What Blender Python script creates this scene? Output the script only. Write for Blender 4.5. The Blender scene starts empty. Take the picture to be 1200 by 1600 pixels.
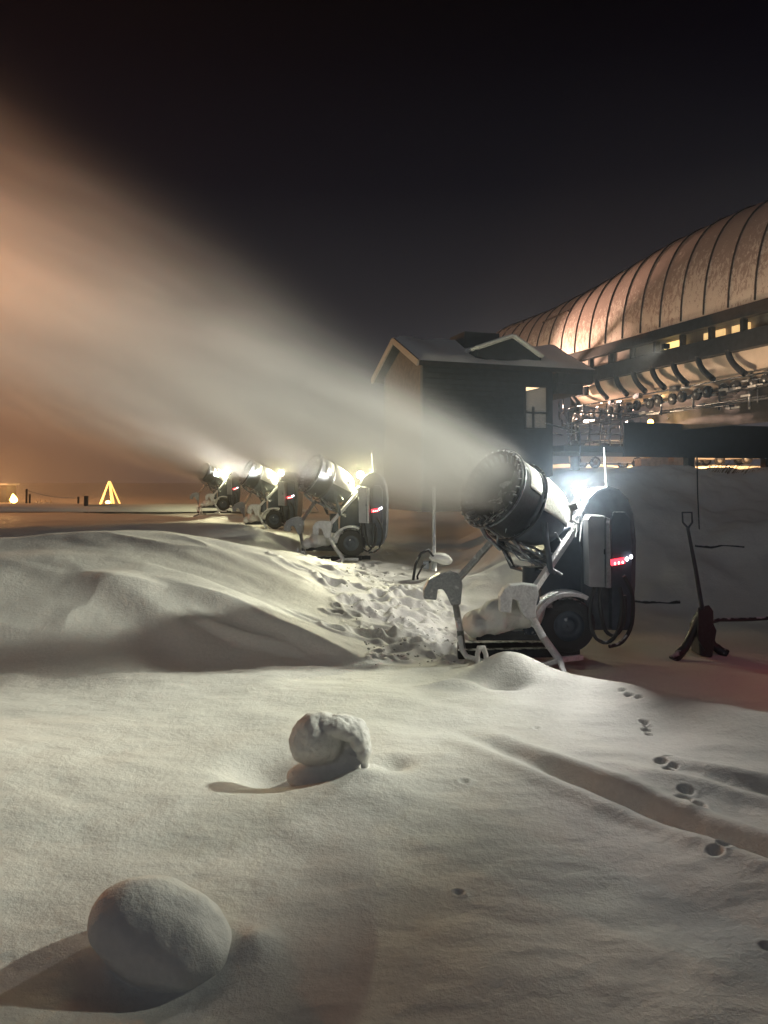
import bpy, math, random
import numpy as np
from mathutils import Vector, Matrix

sc = bpy.context.scene
col = sc.collection
R = math.radians
rng = random.Random(7)

# ------------------------------------------------------------------ camera
HOR = 755.0          # image row of the horizon, camera dead level, eye 1.75 m up
cam_d = bpy.data.cameras.new('camera'); cam = bpy.data.objects.new('camera', cam_d); col.objects.link(cam)
cam.location = (0, 0, 1.75); cam.rotation_euler = (R(90), 0, 0)
cam_d.sensor_fit = 'VERTICAL'; cam_d.sensor_height = 36.0; cam_d.lens = 27.0
cam_d.shift_y = -(800 - HOR) / 1600.0
cam_d.clip_start = 0.05; cam_d.clip_end = 2000
sc.camera = cam
def at(px, py, Y):
    return Vector(((px - 600) / 1200 * Y, Y, 1.75 - (py - HOR) / 1200 * Y))

# ------------------------------------------------------------------ night sky
w = bpy.data.worlds.new('World'); sc.world = w; w.use_nodes = True
nt = w.node_tree; nt.nodes.clear()
out = nt.nodes.new('ShaderNodeOutputWorld'); bg = nt.nodes.new('ShaderNodeBackground')
tc = nt.nodes.new('ShaderNodeTexCoord'); sx = nt.nodes.new('ShaderNodeSeparateXYZ'); cr = nt.nodes.new('ShaderNodeValToRGB')
nt.links.new(tc.outputs['Generated'], sx.inputs[0]); nt.links.new(sx.outputs['Z'], cr.inputs[0])
nt.links.new(cr.outputs[0], bg.inputs[0]); nt.links.new(bg.outputs[0], out.inputs[0])
e = cr.color_ramp.elements
e[0].position = 0.0; e[0].color = (0.050, 0.050, 0.060, 1)
e[1].position = 0.56; e[1].color = (0.0005, 0.0005, 0.0011, 1)
for p_, c_ in ((.22, (.016, .016, .020)), (.36, (.0034, .0038, .0070)), (.48, (.0010, .0011, .0028))):
    m_ = cr.color_ramp.elements.new(p_); m_.color = (*c_, 1)
bg.inputs[1].default_value = 1.0

# ------------------------------------------------------------------ lamps
def lamp(name, kind, loc, power, color, size=0.1, aim=None, cone=60, blend=0.6):
    d = bpy.data.lights.new(name, kind); d.energy = power; d.color = color
    d.shadow_soft_size = size
    o = bpy.data.objects.new(name, d); col.objects.link(o); o.location = loc
    if kind == 'SPOT':
        d.spot_size = R(cone); d.spot_blend = blend
    if aim is not None:
        o.rotation_euler = (Vector(aim) - Vector(loc)).to_track_quat('-Z', 'Y').to_euler()
    return o
KEY = Vector((6.2, 7.0, 4.6))        # unseen floodlight just outside the frame, placed from the foreground shadows
SODIUM = Vector((-6.8, 8.6, 1.6))      # unseen orange uplight for the spray, added beyond the left edge
P_KEY, P_SOD, P_BEAM = 3700, 7800, 620
HAZE = .0006
EAVE = Vector((7.25, 19.9, 5.25))     # added source at the terminal eave, there to brighten the drift
lamp('eave_fill', 'SPOT', EAVE, 6600, (1.0, .97, .80), .10, aim=(-3.3, 9.5, .9), cone=39, blend=.9)
lamp('fill_sun', 'SUN', (0, -5, 20), .125, (.80, .86, 1.0)).rotation_euler = (R(58), 0, R(-20))  # added bluish fill from behind the camera, no known source
bpy.data.lights['fill_sun'].angle = R(14)
lamp('floodlight_beam', 'SPOT', KEY, P_KEY, (.98, 1.0, 0.84), 0.15, aim=(-4.6, 5.5, 1.0), cone=56, blend=1.0)
lamp('sodium_uplight', 'SPOT', SODIUM, P_SOD, (1.0, 0.37, 0.11), 0.2, aim=(-5.6, 7.6, 5.5), cone=126, blend=1)
lamp('far_sodium_light', 'POINT', (-34, 40, 7), 12000, (1.0, 0.40, 0.13), 0.3)
lamp('roof_floodlight', 'SPOT', (1.5, 25.8, 4.0), 5200, (1.0, 0.62, 0.44), 0.2, aim=(8.5, 20, 7.4), cone=75, blend=.6)

sc.view_settings.view_transform = 'Standard'; sc.view_settings.look = 'None'
sc.view_settings.exposure = 0; sc.view_settings.gamma = 1; sc.view_settings.use_curve_mapping = False
sc.cycles.max_bounces = 6; sc.cycles.diffuse_bounces = 3; sc.cycles.glossy_bounces = 2
sc.cycles.volume_bounces = 1; sc.cycles.transparent_max_bounces = 12
sc.cycles.volume_step_rate = 0.7; sc.cycles.volume_max_steps = 96
sc.cycles.sample_clamp_indirect = 4.0; sc.cycles.caustics_reflective = False; sc.cycles.caustics_refractive = False
sc.cycles.use_denoising = True

# ------------------------------------------------------------------ tagging
def tag(o, label=None, cat=None, group=None, kind=None):
    if label: o['label'] = label
    if cat: o['category'] = cat
    if group: o['group'] = group
    if kind: o['kind'] = kind
    return o
def empty(name, loc, rz=0, label=None, cat=None, group=None):
    o = bpy.data.objects.new(name, None); col.objects.link(o); o.empty_display_size = .1
    o.location = loc; o.rotation_euler = (0, 0, rz)
    return tag(o, label, cat, group)
def copy_tree(o, parent=None):
    c = o.copy(); col.objects.link(c); c.parent = parent
    for ch in [k for k in list(bpy.data.objects) if k.parent == o]:
        copy_tree(ch, c)
    return c

# ------------------------------------------------------------------ materials
def mat(name, base, rough=0.6, metal=0.0, bump=0.0, scale=20.0, var=0.0, emit=None, estr=0.0, spec=None, frost=0.0):
    m = bpy.data.materials.new(name); m.use_nodes = True
    n = m.node_tree.nodes; l = m.node_tree.links; b = n['Principled BSDF']
    b.inputs['Base Color'].default_value = (*base, 1); b.inputs['Roughness'].default_value = rough
    b.inputs['Metallic'].default_value = metal
    if spec is not None: b.inputs['Specular IOR Level'].default_value = spec
    tcn = n.new('ShaderNodeTexCoord')
    if var > 0 or bump > 0 or frost > 0:
        nz = n.new('ShaderNodeTexNoise'); nz.inputs['Scale'].default_value = scale; nz.inputs['Detail'].default_value = 6
        l.new(tcn.outputs['Object'], nz.inputs['Vector'])
    last = None
    if var > 0:
        r = n.new('ShaderNodeValToRGB'); l.new(nz.outputs[0], r.inputs[0])
        r.color_ramp.elements[0].position = .3; r.color_ramp.elements[1].position = .72
        r.color_ramp.elements[0].color = (*[c * (1 - var) for c in base], 1)
        r.color_ramp.elements[1].color = (*[min(1, c * (1 + var)) for c in base], 1)
        l.new(r.outputs[0], b.inputs['Base Color']); last = r.outputs[0]
    if frost > 0:      # rime and blown snow sticking to upward faces and in patches
        ge = n.new('ShaderNodeNewGeometry'); sp = n.new('ShaderNodeSeparateXYZ'); l.new(ge.outputs['Normal'], sp.inputs[0])
        n2 = n.new('ShaderNodeTexNoise'); n2.inputs['Scale'].default_value = 14; n2.inputs['Detail'].default_value = 8
        l.new(tcn.outputs['Object'], n2.inputs['Vector'])
        ma = n.new('ShaderNodeMath'); ma.operation = 'MULTIPLY_ADD'; ma.inputs[1].default_value = .35
        l.new(sp.outputs['Z'], ma.inputs[0]); l.new(n2.outputs[0], ma.inputs[2])
        rr = n.new('ShaderNodeValToRGB'); l.new(ma.outputs[0], rr.inputs[0])
        rr.color_ramp.elements[0].position = .78 - frost * .35; rr.color_ramp.elements[1].position = .92 - frost * .35
        mx = n.new('ShaderNodeMix'); mx.data_type = 'RGBA'; l.new(rr.outputs[0], mx.inputs[0])
        mx.inputs[6].default_value = (*base, 1); mx.inputs[7].default_value = (.78, .79, .80, 1)
        if last: l.new(last, mx.inputs[6])
        l.new(mx.outputs[2], b.inputs['Base Color'])
    if bump > 0:
        bp = n.new('ShaderNodeBump'); bp.inputs['Strength'].default_value = bump; bp.inputs['Distance'].default_value = .01
        l.new(nz.outputs[0], bp.inputs['Height']); l.new(bp.outputs[0], b.inputs['Normal'])
    if emit:
        b.inputs['Emission Color'].default_value = (*emit, 1); b.inputs['Emission Strength'].default_value = estr
    return m

def snow_material(name, base, ground=False, grain=0.55, tint=None):
    m = bpy.data.materials.new(name); m.use_nodes = True
    n = m.node_tree.nodes; l = m.node_tree.links; b = n['Principled BSDF']
    b.inputs['Base Color'].default_value = (*base, 1); b.inputs['Roughness'].default_value = .62
    b.inputs['Specular IOR Level'].default_value = .25
    g = n.new('ShaderNodeTexCoord')
    def noise(scale, detail, rough=.5):
        z = n.new('ShaderNodeTexNoise'); z.inputs['Scale'].default_value = scale; z.inputs['Detail'].default_value = detail
        z.inputs['Roughness'].default_value = rough; l.new(g.outputs['Object'], z.inputs['Vector']); return z
    fine = noise(95, 5, .65); mid = noise(30, 5, .6); broad = noise(3.2, 3)
    b1 = n.new('ShaderNodeBump'); b1.inputs['Strength'].default_value = grain; b1.inputs['Distance'].default_value = .006
    b2 = n.new('ShaderNodeBump'); b2.inputs['Strength'].default_value = grain * .75; b2.inputs['Distance'].default_value = .02
    b3 = n.new('ShaderNodeBump'); b3.inputs['Strength'].default_value = .35; b3.inputs['Distance'].default_value = .05
    l.new(broad.outputs[0], b3.inputs['Height']); l.new(b3.outputs[0], b2.inputs['Normal'])
    l.new(mid.outputs[0], b2.inputs['Height']); l.new(b2.outputs[0], b1.inputs['Normal'])
    l.new(fine.outputs[0], b1.inputs['Height']); l.new(b1.outputs[0], b.inputs['Normal'])
    # slight crystal to crystal variation
    cr2 = n.new('ShaderNodeValToRGB'); l.new(mid.outputs[0], cr2.inputs[0])
    cr2.color_ramp.elements[0].position = .25; cr2.color_ramp.elements[1].position = .75
    cr2.color_ramp.elements[0].color = (*[c * .93 for c in base], 1); cr2.color_ramp.elements[1].color = (*[min(1, c * 1.04) for c in base], 1)
    l.new(cr2.outputs[0], b.inputs['Base Color'])
    if ground:      # glinting ice crystals: sparse, mirror smooth facets
        v = n.new('ShaderNodeTexVoronoi'); v.inputs['Scale'].default_value = 26; l.new(g.outputs['Object'], v.inputs['Vector'])
        lt = n.new('ShaderNodeMath'); lt.operation = 'LESS_THAN'; lt.inputs[1].default_value = .045
        l.new(v.outputs['Distance'], lt.inputs[0])
        ra = n.new('ShaderNodeMath'); ra.operation = 'MULTIPLY_ADD'; ra.inputs[1].default_value = -.5; ra.inputs[2].default_value = .62
        l.new(lt.outputs[0], ra.inputs[0]); l.new(ra.outputs[0], b.inputs['Roughness'])
    return m

M = {}
M['snow'] = snow_material('snow', (.80, .79, .74), ground=True, grain=.46)
M['lump'] = snow_material('lump_snow', (.80, .79, .75), grain=.5)
M['cap'] = snow_material('cap_snow', (.82, .82, .80), grain=.7)
M['black'] = mat('black_steel', (.022, .026, .032), .45, .4, bump=.3, scale=30, var=.3, frost=.12)
M['body'] = mat('blue_black_paint', (.045, .060, .085), .5, .1, bump=.2, scale=12, var=.25, frost=.18)
M['hood'] = mat('dark_blue_cover', (.085, .096, .115), .7, 0, bump=.3, scale=9, var=.3)
M['galv'] = mat('galvanised_steel', (.36, .38, .40), .45, .6, bump=.2, scale=40, var=.2, frost=.55)
M['frosted'] = mat('frosted_steel', (.66, .67, .68), .6, 0, bump=.9, scale=45, var=.18, frost=.9)
M['panel'] = mat('grey_panel', (.30, .31, .33), .5, 0, bump=.1, scale=8, var=.12, frost=.1)
M['rubber'] = mat('black_rubber', (.02, .02, .022), .75, 0, bump=.4, scale=60, frost=.15)
M['ice'] = mat('ice', (.75, .80, .84), .12, 0, bump=.3, scale=50)
M['globe'] = mat('lit_globe', (.9, .9, .9), .4, emit=(1, .985, .92), estr=1600)
M['red'] = mat('red_led', (.5, .02, .02), .4, emit=(1, .03, .05), estr=5)
M['redhot'] = mat('red_led_core', (.5, .2, .2), .4, emit=(1, .45, .35), estr=9)
M['white_led'] = mat('white_led', (.8, .8, .8), .4, emit=(1, .92, 1), estr=8)
M['wood'] = mat('dark_timber', (.026, .033, .043), .75, 0, bump=.4, scale=6, var=.15)
M['timber'] = mat('brown_timber', (.062, .042, .034), .75, 0, bump=.5, scale=7, var=.3)
M['trim'] = mat('pale_trim', (.22, .18, .16), .6, 0, bump=.2, scale=15, var=.15)
M['beam'] = mat('dark_girder', (.035, .037, .042), .55, .3, bump=.2, scale=8, var=.25)
M['hull'] = mat('beige_shell', (.62, .52, .44), .45, 0, bump=.1, scale=5, var=.08)
M['lit_room'] = mat('lit_interior', (.7, .55, .4), .6, emit=(1, .62, .25), estr=.9)
M['bright_room'] = mat('bright_interior', (.8, .6, .3), .6, emit=(1, .66, .22), estr=1.8)
M['glass_wall'] = mat('inner_wall', (.30, .26, .23), .6)
M['fire'] = mat('flame', (1, .5, .1), .5, emit=(1, .50, .10), estr=26)
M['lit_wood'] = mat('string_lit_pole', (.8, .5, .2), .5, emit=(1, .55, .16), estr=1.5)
M['car'] = mat('pale_car_paint', (.5, .48, .46), .35, 0, var=.05, scale=3)
M['dark_glass'] = mat('dark_glass', (.02, .02, .025), .1)
M['barrier'] = mat('concrete_block', (.60, .50, .38), .8, 0, bump=.3, scale=6, var=.15)
M['twig'] = mat('dry_grass', (.16, .11, .06), .9)
M['pipe'] = mat('pipe_steel', (.22, .24, .27), .3, .8, bump=.2, scale=30, var=.3, frost=.3)

# ------------------------------------------------------------------ mesh builder
class MB:
    def __init__(s): s.v = []; s.f = []; s.sm = []
    def add(s, vs, fs, smooth=False):
        b = len(s.v); s.v += [tuple(v) for v in vs]
        for f in fs: s.f.append(tuple(i + b for i in f)); s.sm.append(smooth)
        return s
    def box(s, c, size, rot=None):
        hx, hy, hz = [q / 2 for q in size]; c = Vector(c)
        vs = [Vector((x, y, z)) for x in (-hx, hx) for y in (-hy, hy) for z in (-hz, hz)]
        if rot is not None: vs = [rot @ v for v in vs]
        vs = [v + c for v in vs]
        return s.add(vs, [(0, 1, 3, 2), (4, 6, 7, 5), (0, 4, 5, 1), (2, 3, 7, 6), (0, 2, 6, 4), (1, 5, 7, 3)])
    def bar(s, a, b, wx, wz, roll=0):
        a = Vector(a); b = Vector(b); d = b - a
        q = d.to_track_quat('Y', 'Z').to_matrix() @ Matrix.Rotation(roll, 3, 'Y')
        return s.box((a + b) / 2, (wx, d.length, wz), q)
    def tube(s, pts, r, seg=10, closed=False, caps=True):
        pts = [Vector(p) for p in pts]; n = len(pts)
        rs = r if isinstance(r, (list, tuple)) else [r] * n
        vs = []; up = Vector((0.13, .21, 1)).normalized(); px_ = None
        for i, p in enumerate(pts):
            if closed: t = pts[(i + 1) % n] - pts[i - 1]
            else: t = pts[min(i + 1, n - 1)] - pts[max(i - 1, 0)]
            t.normalize()
            if px_ is None: x = t.cross(up)
            else: x = px_ - t * px_.dot(t)
            if x.length < 1e-4: x = t.orthogonal()
            x.normalize(); px_ = x; y = t.cross(x)
            for k in range(seg):
                a = 2 * math.pi * k / seg
                vs.append(p + (x * math.cos(a) + y * math.sin(a)) * rs[i])
        fs = []
        for i in range(n if closed else n - 1):
            for k in range(seg):
                j = (i + 1) % n
                fs.append((i * seg + k, j * seg + k, j * seg + (k + 1) % seg, i * seg + (k + 1) % seg))
        if caps and not closed:
            fs.append(tuple(range(seg))[::-1]); fs.append(tuple((n - 1) * seg + k for k in range(seg)))
        return s.add(vs, fs, True)
    def lathe(s, c, axis, prof, seg=48, a0=0, a1=2 * math.pi, ref=None):
        """prof: list of (t along axis, radius)"""
        axis = Vector(axis).normalized(); c = Vector(c)
        ref = Vector(ref) if ref is not None else Vector((0, 0, 1))
        u = (ref - axis * ref.dot(axis)).normalized(); vv = axis.cross(u)
        full = abs(a1 - a0 - 2 * math.pi) < 1e-5
        m = seg if full else seg + 1
        vs = []
        for t, r in prof:
            for k in range(m):
                a = a0 + (a1 - a0) * k / seg
                vs.append(c + axis * t + (u * math.cos(a) + vv * math.sin(a)) * r)
        fs = []
        for i in range(len(prof) - 1):
            for k in range(seg):
                k2 = (k + 1) % m if full else k + 1
                fs.append((i * m + k, i * m + k2, (i + 1) * m + k2, (i + 1) * m + k))
        return s.add(vs, fs, True)
    def torus(s, c, axis, Rr, r, seg=48, sub=8):
        axis = Vector(axis).normalized(); c = Vector(c)
        u = axis.orthogonal().normalized(); vv = axis.cross(u)
        return s.tube([c + (u * math.cos(2 * math.pi * k / seg) + vv * math.sin(2 * math.pi * k / seg)) * Rr for k in range(seg)], r, sub, closed=True)
    def prism(s, poly, off):
        """poly: list of 3D points, off: extrusion vector"""
        n = len(poly); off = Vector(off)
        vs = [Vector(p) for p in poly] + [Vector(p) + off for p in poly]
        fs = [tuple(range(n))[::-1], tuple(range(n, 2 * n))]
        for i in range(n): j = (i + 1) % n; fs.append((i, j, j + n, i + n))
        return s.add(vs, fs)
    def ball(s, c, r, seg=20, rings=12, rot=None):
        c = Vector(c); r = (r, r, r) if isinstance(r, (int, float)) else r
        vs = [Vector((0, 0, 1))]
        for i in range(1, rings):
            th = math.pi * i / rings
            for k in range(seg):
                a = 2 * math.pi * k / seg; vs.append(Vector((math.sin(th) * math.cos(a), math.sin(th) * math.sin(a), math.cos(th))))
        vs.append(Vector((0, 0, -1)))
        vs = [Vector((v.x * r[0], v.y * r[1], v.z * r[2])) for v in vs]
        if rot is not None: vs = [rot @ v for v in vs]
        vs = [v + c for v in vs]; fs = []
        for k in range(seg):
            fs.append((0, 1 + k, 1 + (k + 1) % seg))
            for i in range(rings - 2):
                a = 1 + i * seg; b = a + seg
                fs.append((a + k, b + k, b + (k + 1) % seg, a + (k + 1) % seg))
            a = 1 + (rings - 2) * seg
            fs.append((a + k, len(vs) - 1, a + (k + 1) % seg))
        return s.add(vs, fs, True)
    def warp(s, fn, start=0):
        s.v = s.v[:start] + [tuple(fn(Vector(v))) for v in s.v[start:]]; return s
    def build(s, name, material, parent=None, bevel=0, origin=None):
        me = bpy.data.meshes.new(name)
        vs = s.v
        if origin is not None: vs = [tuple(Vector(v) - Vector(origin)) for v in vs]
        me.from_pydata(vs, [], s.f); me.materials.append(material)
        me.polygons.foreach_set('use_smooth', s.sm); me.update()
        o = bpy.data.objects.new(name, me); col.objects.link(o)
        if origin is not None: o.location = origin
        if parent is not None: o.parent = parent
        if bevel:
            b = o.modifiers.new('bevel', 'BEVEL'); b.width = bevel; b.segments = 2; b.limit_method = 'ANGLE'; b.angle_limit = R(40)
        return o
_tex = {}
def soften(o, voxel=.015, smooth=8, disp=0.0, dsize=.1):
    """weld overlapping lumps into one soft snow surface"""
    m = o.modifiers.new('remesh', 'REMESH'); m.mode = 'VOXEL'; m.voxel_size = voxel; m.use_smooth_shade = True
    m = o.modifiers.new('smooth', 'SMOOTH'); m.iterations = smooth; m.factor = .5
    if disp:
        k = round(dsize, 3)
        if k not in _tex:
            t = bpy.data.textures.new('clump', 'CLOUDS'); t.noise_scale = dsize; t.noise_depth = 3; _tex[k] = t
        m = o.modifiers.new('displace', 'DISPLACE'); m.texture = _tex[k]; m.strength = disp; m.mid_level = .5
    return o

# ------------------------------------------------------------------ ground
def vnoise(x, y, seed=0):
    """value noise, numpy"""
    xi = np.floor(x).astype(np.int64); yi = np.floor(y).astype(np.int64)
    fx = x - xi; fy = y - yi; fx = fx * fx * (3 - 2 * fx); fy = fy * fy * (3 - 2 * fy)
    def h(a, b):
        n = (a * 374761393 + b * 668265263 + seed * 1442695041) & 0x7fffffff
        n = ((n ^ (n >> 13)) * 1274126177) & 0x7fffffff
        return ((n ^ (n >> 16)) & 0xffff) / 65535.0
    return (h(xi, yi) * (1 - fx) + h(xi + 1, yi) * fx) * (1 - fy) + (h(xi, yi + 1) * (1 - fx) + h(xi + 1, yi + 1) * fx) * fy - .5
def fbm(x, y, o=4, seed=0):
    t = 0; a = 1
    for i in range(o): t = t + vnoise(x * 2 ** i + 17.3 * i, y * 2 ** i - 9.1 * i, seed + i) * a; a *= .5
    return t
def ss(a, b, x):
    t = np.clip((x - a) / (b - a), 0, 1); return t * t * (3 - 2 * t)
def sinterp(x, xs, ys, s):
    return sum(np.interp(x + o * s, xs, ys) * w_ for o, w_ in ((-1, .12), (-.6, .2), (-.2, .18), (.2, .18), (.6, .2), (1, .12)))
def seg_dist(x, y, a, b):
    ax, ay = a; bx, by = b; dx, dy = bx - ax, by - ay; L = math.hypot(dx, dy); dx /= L; dy /= L
    t = ((x - ax) * dx + (y - ay) * dy) / L
    d = -(x - ax) * dy + (y - ay) * dx      # + to the left of a->b
    return t, d
PRINTS = []
pr = random.Random(3)
for (px, py, nn, s) in ((1040, 1193, 4, 1), (1073, 1250, 4, 1.1), (1108, 1328, 3, 1), (1003, 1134, 4, .9), (985, 1096, 3, .9), (950, 1070, 4, .8), (838, 1139, 1, .8), (725, 1224, 1, .9), (716, 1392, 1, .6), (1199, 1481, 1, 1)):
    y0 = 1.75 * 1200 / (py - HOR); x0 = (px - 600) / 1200 * y0
    for k in range(nn):
        PRINTS.append((x0 + pr.uniform(-.065, .065) if nn > 1 else x0, y0 + (k - nn / 2) * .07 + pr.uniform(-.02, .02) if nn > 1 else y0, pr.uniform(.022, .034) * s, pr.uniform(.03, .05) if nn > 1 else .014))
TRAMPLE = []
for k in range(190):        # boot holes trodden between the drift and the machines
    y0 = pr.uniform(7.5, 19) if k > 80 else pr.uniform(7.5, 12); f = (y0 - 7.6) / 8
    x0 = pr.gauss(.5 - f * 1.1, .58 + .16 * f)
    TRAMPLE.append((x0, y0, pr.choice((.05, .07, .09, .12, .15)) * pr.uniform(.8, 1.2), pr.uniform(.02, .07), pr.uniform(0, 3.14), pr.uniform(1, 2.2)))
def ground_z(x, y):
    x = np.asarray(x, float); y = np.asarray(y, float)
    z = np.zeros(np.broadcast(x, y).shape)
    # overall rise along the row of machines
    z = z + np.interp(y, [-50, 7, 9, 15, 22.5, 33, 45, 120, 600], [0, 0, -.02, .10, .2, .3, .55, 1.0, 3.0])
    z = z + .10 * fbm(x * .35, y * .35, 3, 5) * ss(2.0, 6, y) + .035 * fbm(x * 1.1, y * 1.1, 3, 9)
    # left foreground swells towards the light
    z = z + .16 * np.exp(-(((x + 2.9) / 1.0) ** 2 + ((y - 4.6) / 1.1) ** 2))
    # big wind drift on the left
    crest = sinterp(x, [-30, -9, -5.25, -3.5, -2.5, -1.7, -1.0, -.4, .15, .8], [.75, .95, .97, 1.12, .94, .72, .45, .20, .05, 0], .55)
    yc = sinterp(x, [-9, -5, -3.5, -1, 1], [10.2, 10.7, 11.0, 11.9, 12.3], .9)
    yf = sinterp(x, [-9, -5, -2.1, -.9, -.2, .4], [7.1, 7.25, 7.15, 7.2, 7.7, 9.5], .35)
    t = (y - yf) / np.maximum(yc - yf, .3)
    rise = sinterp(t, [-.12, 0, .12, .38, .62, .80, .90, 1.0, 1.1, 1.5, 2.2], [0, .015, .10, .55, .80, .86, .925, 1.0, .965, .62, .45], .05)
    drift = crest * rise
    pp_ = x * .52 + y * .85 + .35 * fbm(x * .5, y * .5, 2, 14); al_ = x * .85 - y * .52
    rdg = np.clip(1 - np.abs(fbm(pp_ * 1.15, al_ * .22, 2, 15)) * 3.2, 0, 1) ** 2
    z = z + drift * (1 - ss(16, 30, y)) + .085 * rdg * ss(.15, .8, crest) * ss(-.02, .25, t) * (1 - ss(.85, 1.05, t))
    # second drift behind
    z = z + .34 * np.exp(-((y - 15.6 - .2 * np.sin(x)) / 1.3) ** 2) * (1 - ss(-2.8, -1.2, x + .12 * (y - 15)))
    # sharp-lipped ridges running down the drift face, steep on their left
    for (a, b, h, wl, wr) in (((-2.75, 9.0), (-.15, 7.45), .24, .14, .85), ((-3.9, 9.5), (-1.75, 7.5), .17, .18, .7), ((-2.25, 8.35), (-.75, 7.5), .10, .05, .14)):
        t, d = seg_dist(x, y, a, b)
        env = ss(0, .55, t) * (1 - ss(.70, 1.12, t))
        d = d + .10 * np.sin(t * 5.0) 
        z = z + h * env * np.where(d > 0, np.exp(-(d / wr) ** 1.5), np.exp(-(np.abs(d) / wl) ** 2))
    # lip in front of the near machine, then the pit it stands in
    lx = [-9, .3, .9, 1.42, 2.06, 2.7, 4, 9]; ly = [7.4, 7.35, 7.15, 6.85, 6.25, 5.5, 4.6, 3]
    yl = np.interp(x, lx, ly)
    side = ss(.25, 1.1, x)
    z = z + side * (.10 * np.exp(-((y - yl) / .45) ** 2))
    z = z - side * .16 * ss(.1, 1.0, y - yl) * (1 - ss(10.5, 12.5, y))
    # pushed-up bank behind the machines on the right
    xb = .9 + .09 * (y - 10)
    bank = ss(9.4, 14.2 , y + .9 * fbm(x * .6, y * .6, 3, 21)) * ss(0, 3.0, x - xb)
    z = z + bank * (1.85 + .22 * fbm(x * .7, y * .7, 4, 31)) + bank * (1 - ss(14, 16, y)) * .10 * fbm(x * 2.2, y * 2.2, 4, 33) + bank * (ss(30, 60, y) * .6)
    rough = ss(7.6, 9, y) * (1 - ss(26, 34, y)) * np.exp(-((x - (.5 - (y - 7.6) * .17)) / (.9 + .09 * (y - 7))) ** 4)
    z = z + rough * .05 * fbm(x * 1.5, y * 1.0, 3, 41)
    z = z + ss(9.5, 11, y) * (1 - ss(18, 22, y)) * ss(.3, 1.2, x) * (1 - ss(3.0, 4.8, x)) * .22 * fbm(x * 1.1, y * 1.1, 3, 51)
    for (gx, gy, g0) in ((1.75, 7.9, -.09), (-.75, 15.1, .17), (-3.3, 22.3, .29), (-6.9, 32.1, .46)):
        w0 = np.exp(-(((x - gx) / 1.15) ** 2 + ((y - gy) / .85) ** 2) ** 2) * .85
        z = z * (1 - w0) + (g0 + .05 * fbm(x * 3, y * 3, 2, 77)) * w0
    # small mound with a scoured hollow by the drawbar
    z = z + .16 * np.exp(-(((x - 1.12) / .30) ** 2 + ((y - 6.95) / .18) ** 2)) - .12 * np.exp(-(((x - 1.02) / .20) ** 2 + ((y - 6.62) / .10) ** 2))
    z = z + .07 * np.exp(-(((x - .62) / .30) ** 2 + ((y - 6.60) / .10) ** 2))
    # wheel track blown half full
    for (a, b, wd, dep) in (((.35, 5.6), (2.9, 2.1), .070, .060), ((1.35, 4.95), (3.4, 3.5), .08, .035)):
        t, d = seg_dist(x, y, a, b)
        env = ss(0, .35, t) * (1 - ss(1.2, 1.5, t))
        z = z - dep * env * np.exp(-((d) / wd) ** 2) * (1 + .35 * fbm(x * 6, y * 6, 2, 61)) + .035 * env * np.exp(-((d - .15) / .07) ** 2) + .03 * env * np.exp(-((d + .17) / .08) ** 2)
    z = z - .11 * np.exp(-(((x + .74) / .24) ** 2 + ((y - 4.74) / .22) ** 2)) - .05 * np.exp(-(((x - .06) / .10) ** 2 + ((y - 4.72) / .12) ** 2))
    z = z + .07 * np.exp(-(((x + .12) / .22) ** 2 + ((y - 4.50) / .16) ** 2))
    # scour round the two snow-buried rocks
    z = z - .06 * np.exp(-(((x + .80) / .30) ** 2 + ((y - 2.70) / .20) ** 2)) + .05 * np.exp(-(((x + .50) / .08) ** 2 + ((y - 2.92) / .10) ** 2))
    z = z - .05 * np.exp(-(((x + .40) / .30) ** 2 + ((y - 4.62) / .16) ** 2)) + .03 * np.exp(-(((x + .1) / .3) ** 2 + ((y - 4.25) / .12) ** 2))
    # wind crust: low scalloped patches
    c1 = fbm(x * 2.1 + .6 * fbm(x, y, 2, 91), y * 3.3, 3, 81)
    z = z + (.016 * c1 + .010 * np.clip(fbm(x * 5, y * 8, 2, 83), -.2, .12)) * (1 - ss(7.5, 10, y))
    # shallow wind ripples
    z = z + .006 * np.sin((y * 5.2 + x * 1.6 + 2.4 * fbm(x, y, 2, 71))) * (1 - ss(7, 9, y))
    for (px, py, r, dp) in PRINTS:
        m = (np.abs(x - px) < r * 3) & (np.abs(y - py) < r * 3)
        if m.any():
            q = ((x[m] - px) ** 2 + (y[m] - py) ** 2) / r ** 2
            z[m] = z[m] - dp * np.exp(-q ** 1.6) + .005 * np.exp(-(np.sqrt(q) - 1.6) ** 2 * 4)
    for (px, py, r, dp, ang, el) in TRAMPLE:
        m = (np.abs(x - px) < r * 3) & (np.abs(y - py) < r * 3)
        if m.any():
            ca, sa = math.cos(ang), math.sin(ang); dx_, dy_ = x[m] - px, y[m] - py
            q = ((dx_ * ca + dy_ * sa) ** 2 * el + (dy_ * ca - dx_ * sa) ** 2 / el) / r ** 2
            z[m] = z[m] - dp * np.exp(-q ** 1.5) + .03 * np.exp(-(np.sqrt(q) - 1.5) ** 2 * 4)
    return z
def gz(x, y): return float(ground_z(np.array([x]), np.array([y]))[0])

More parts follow.
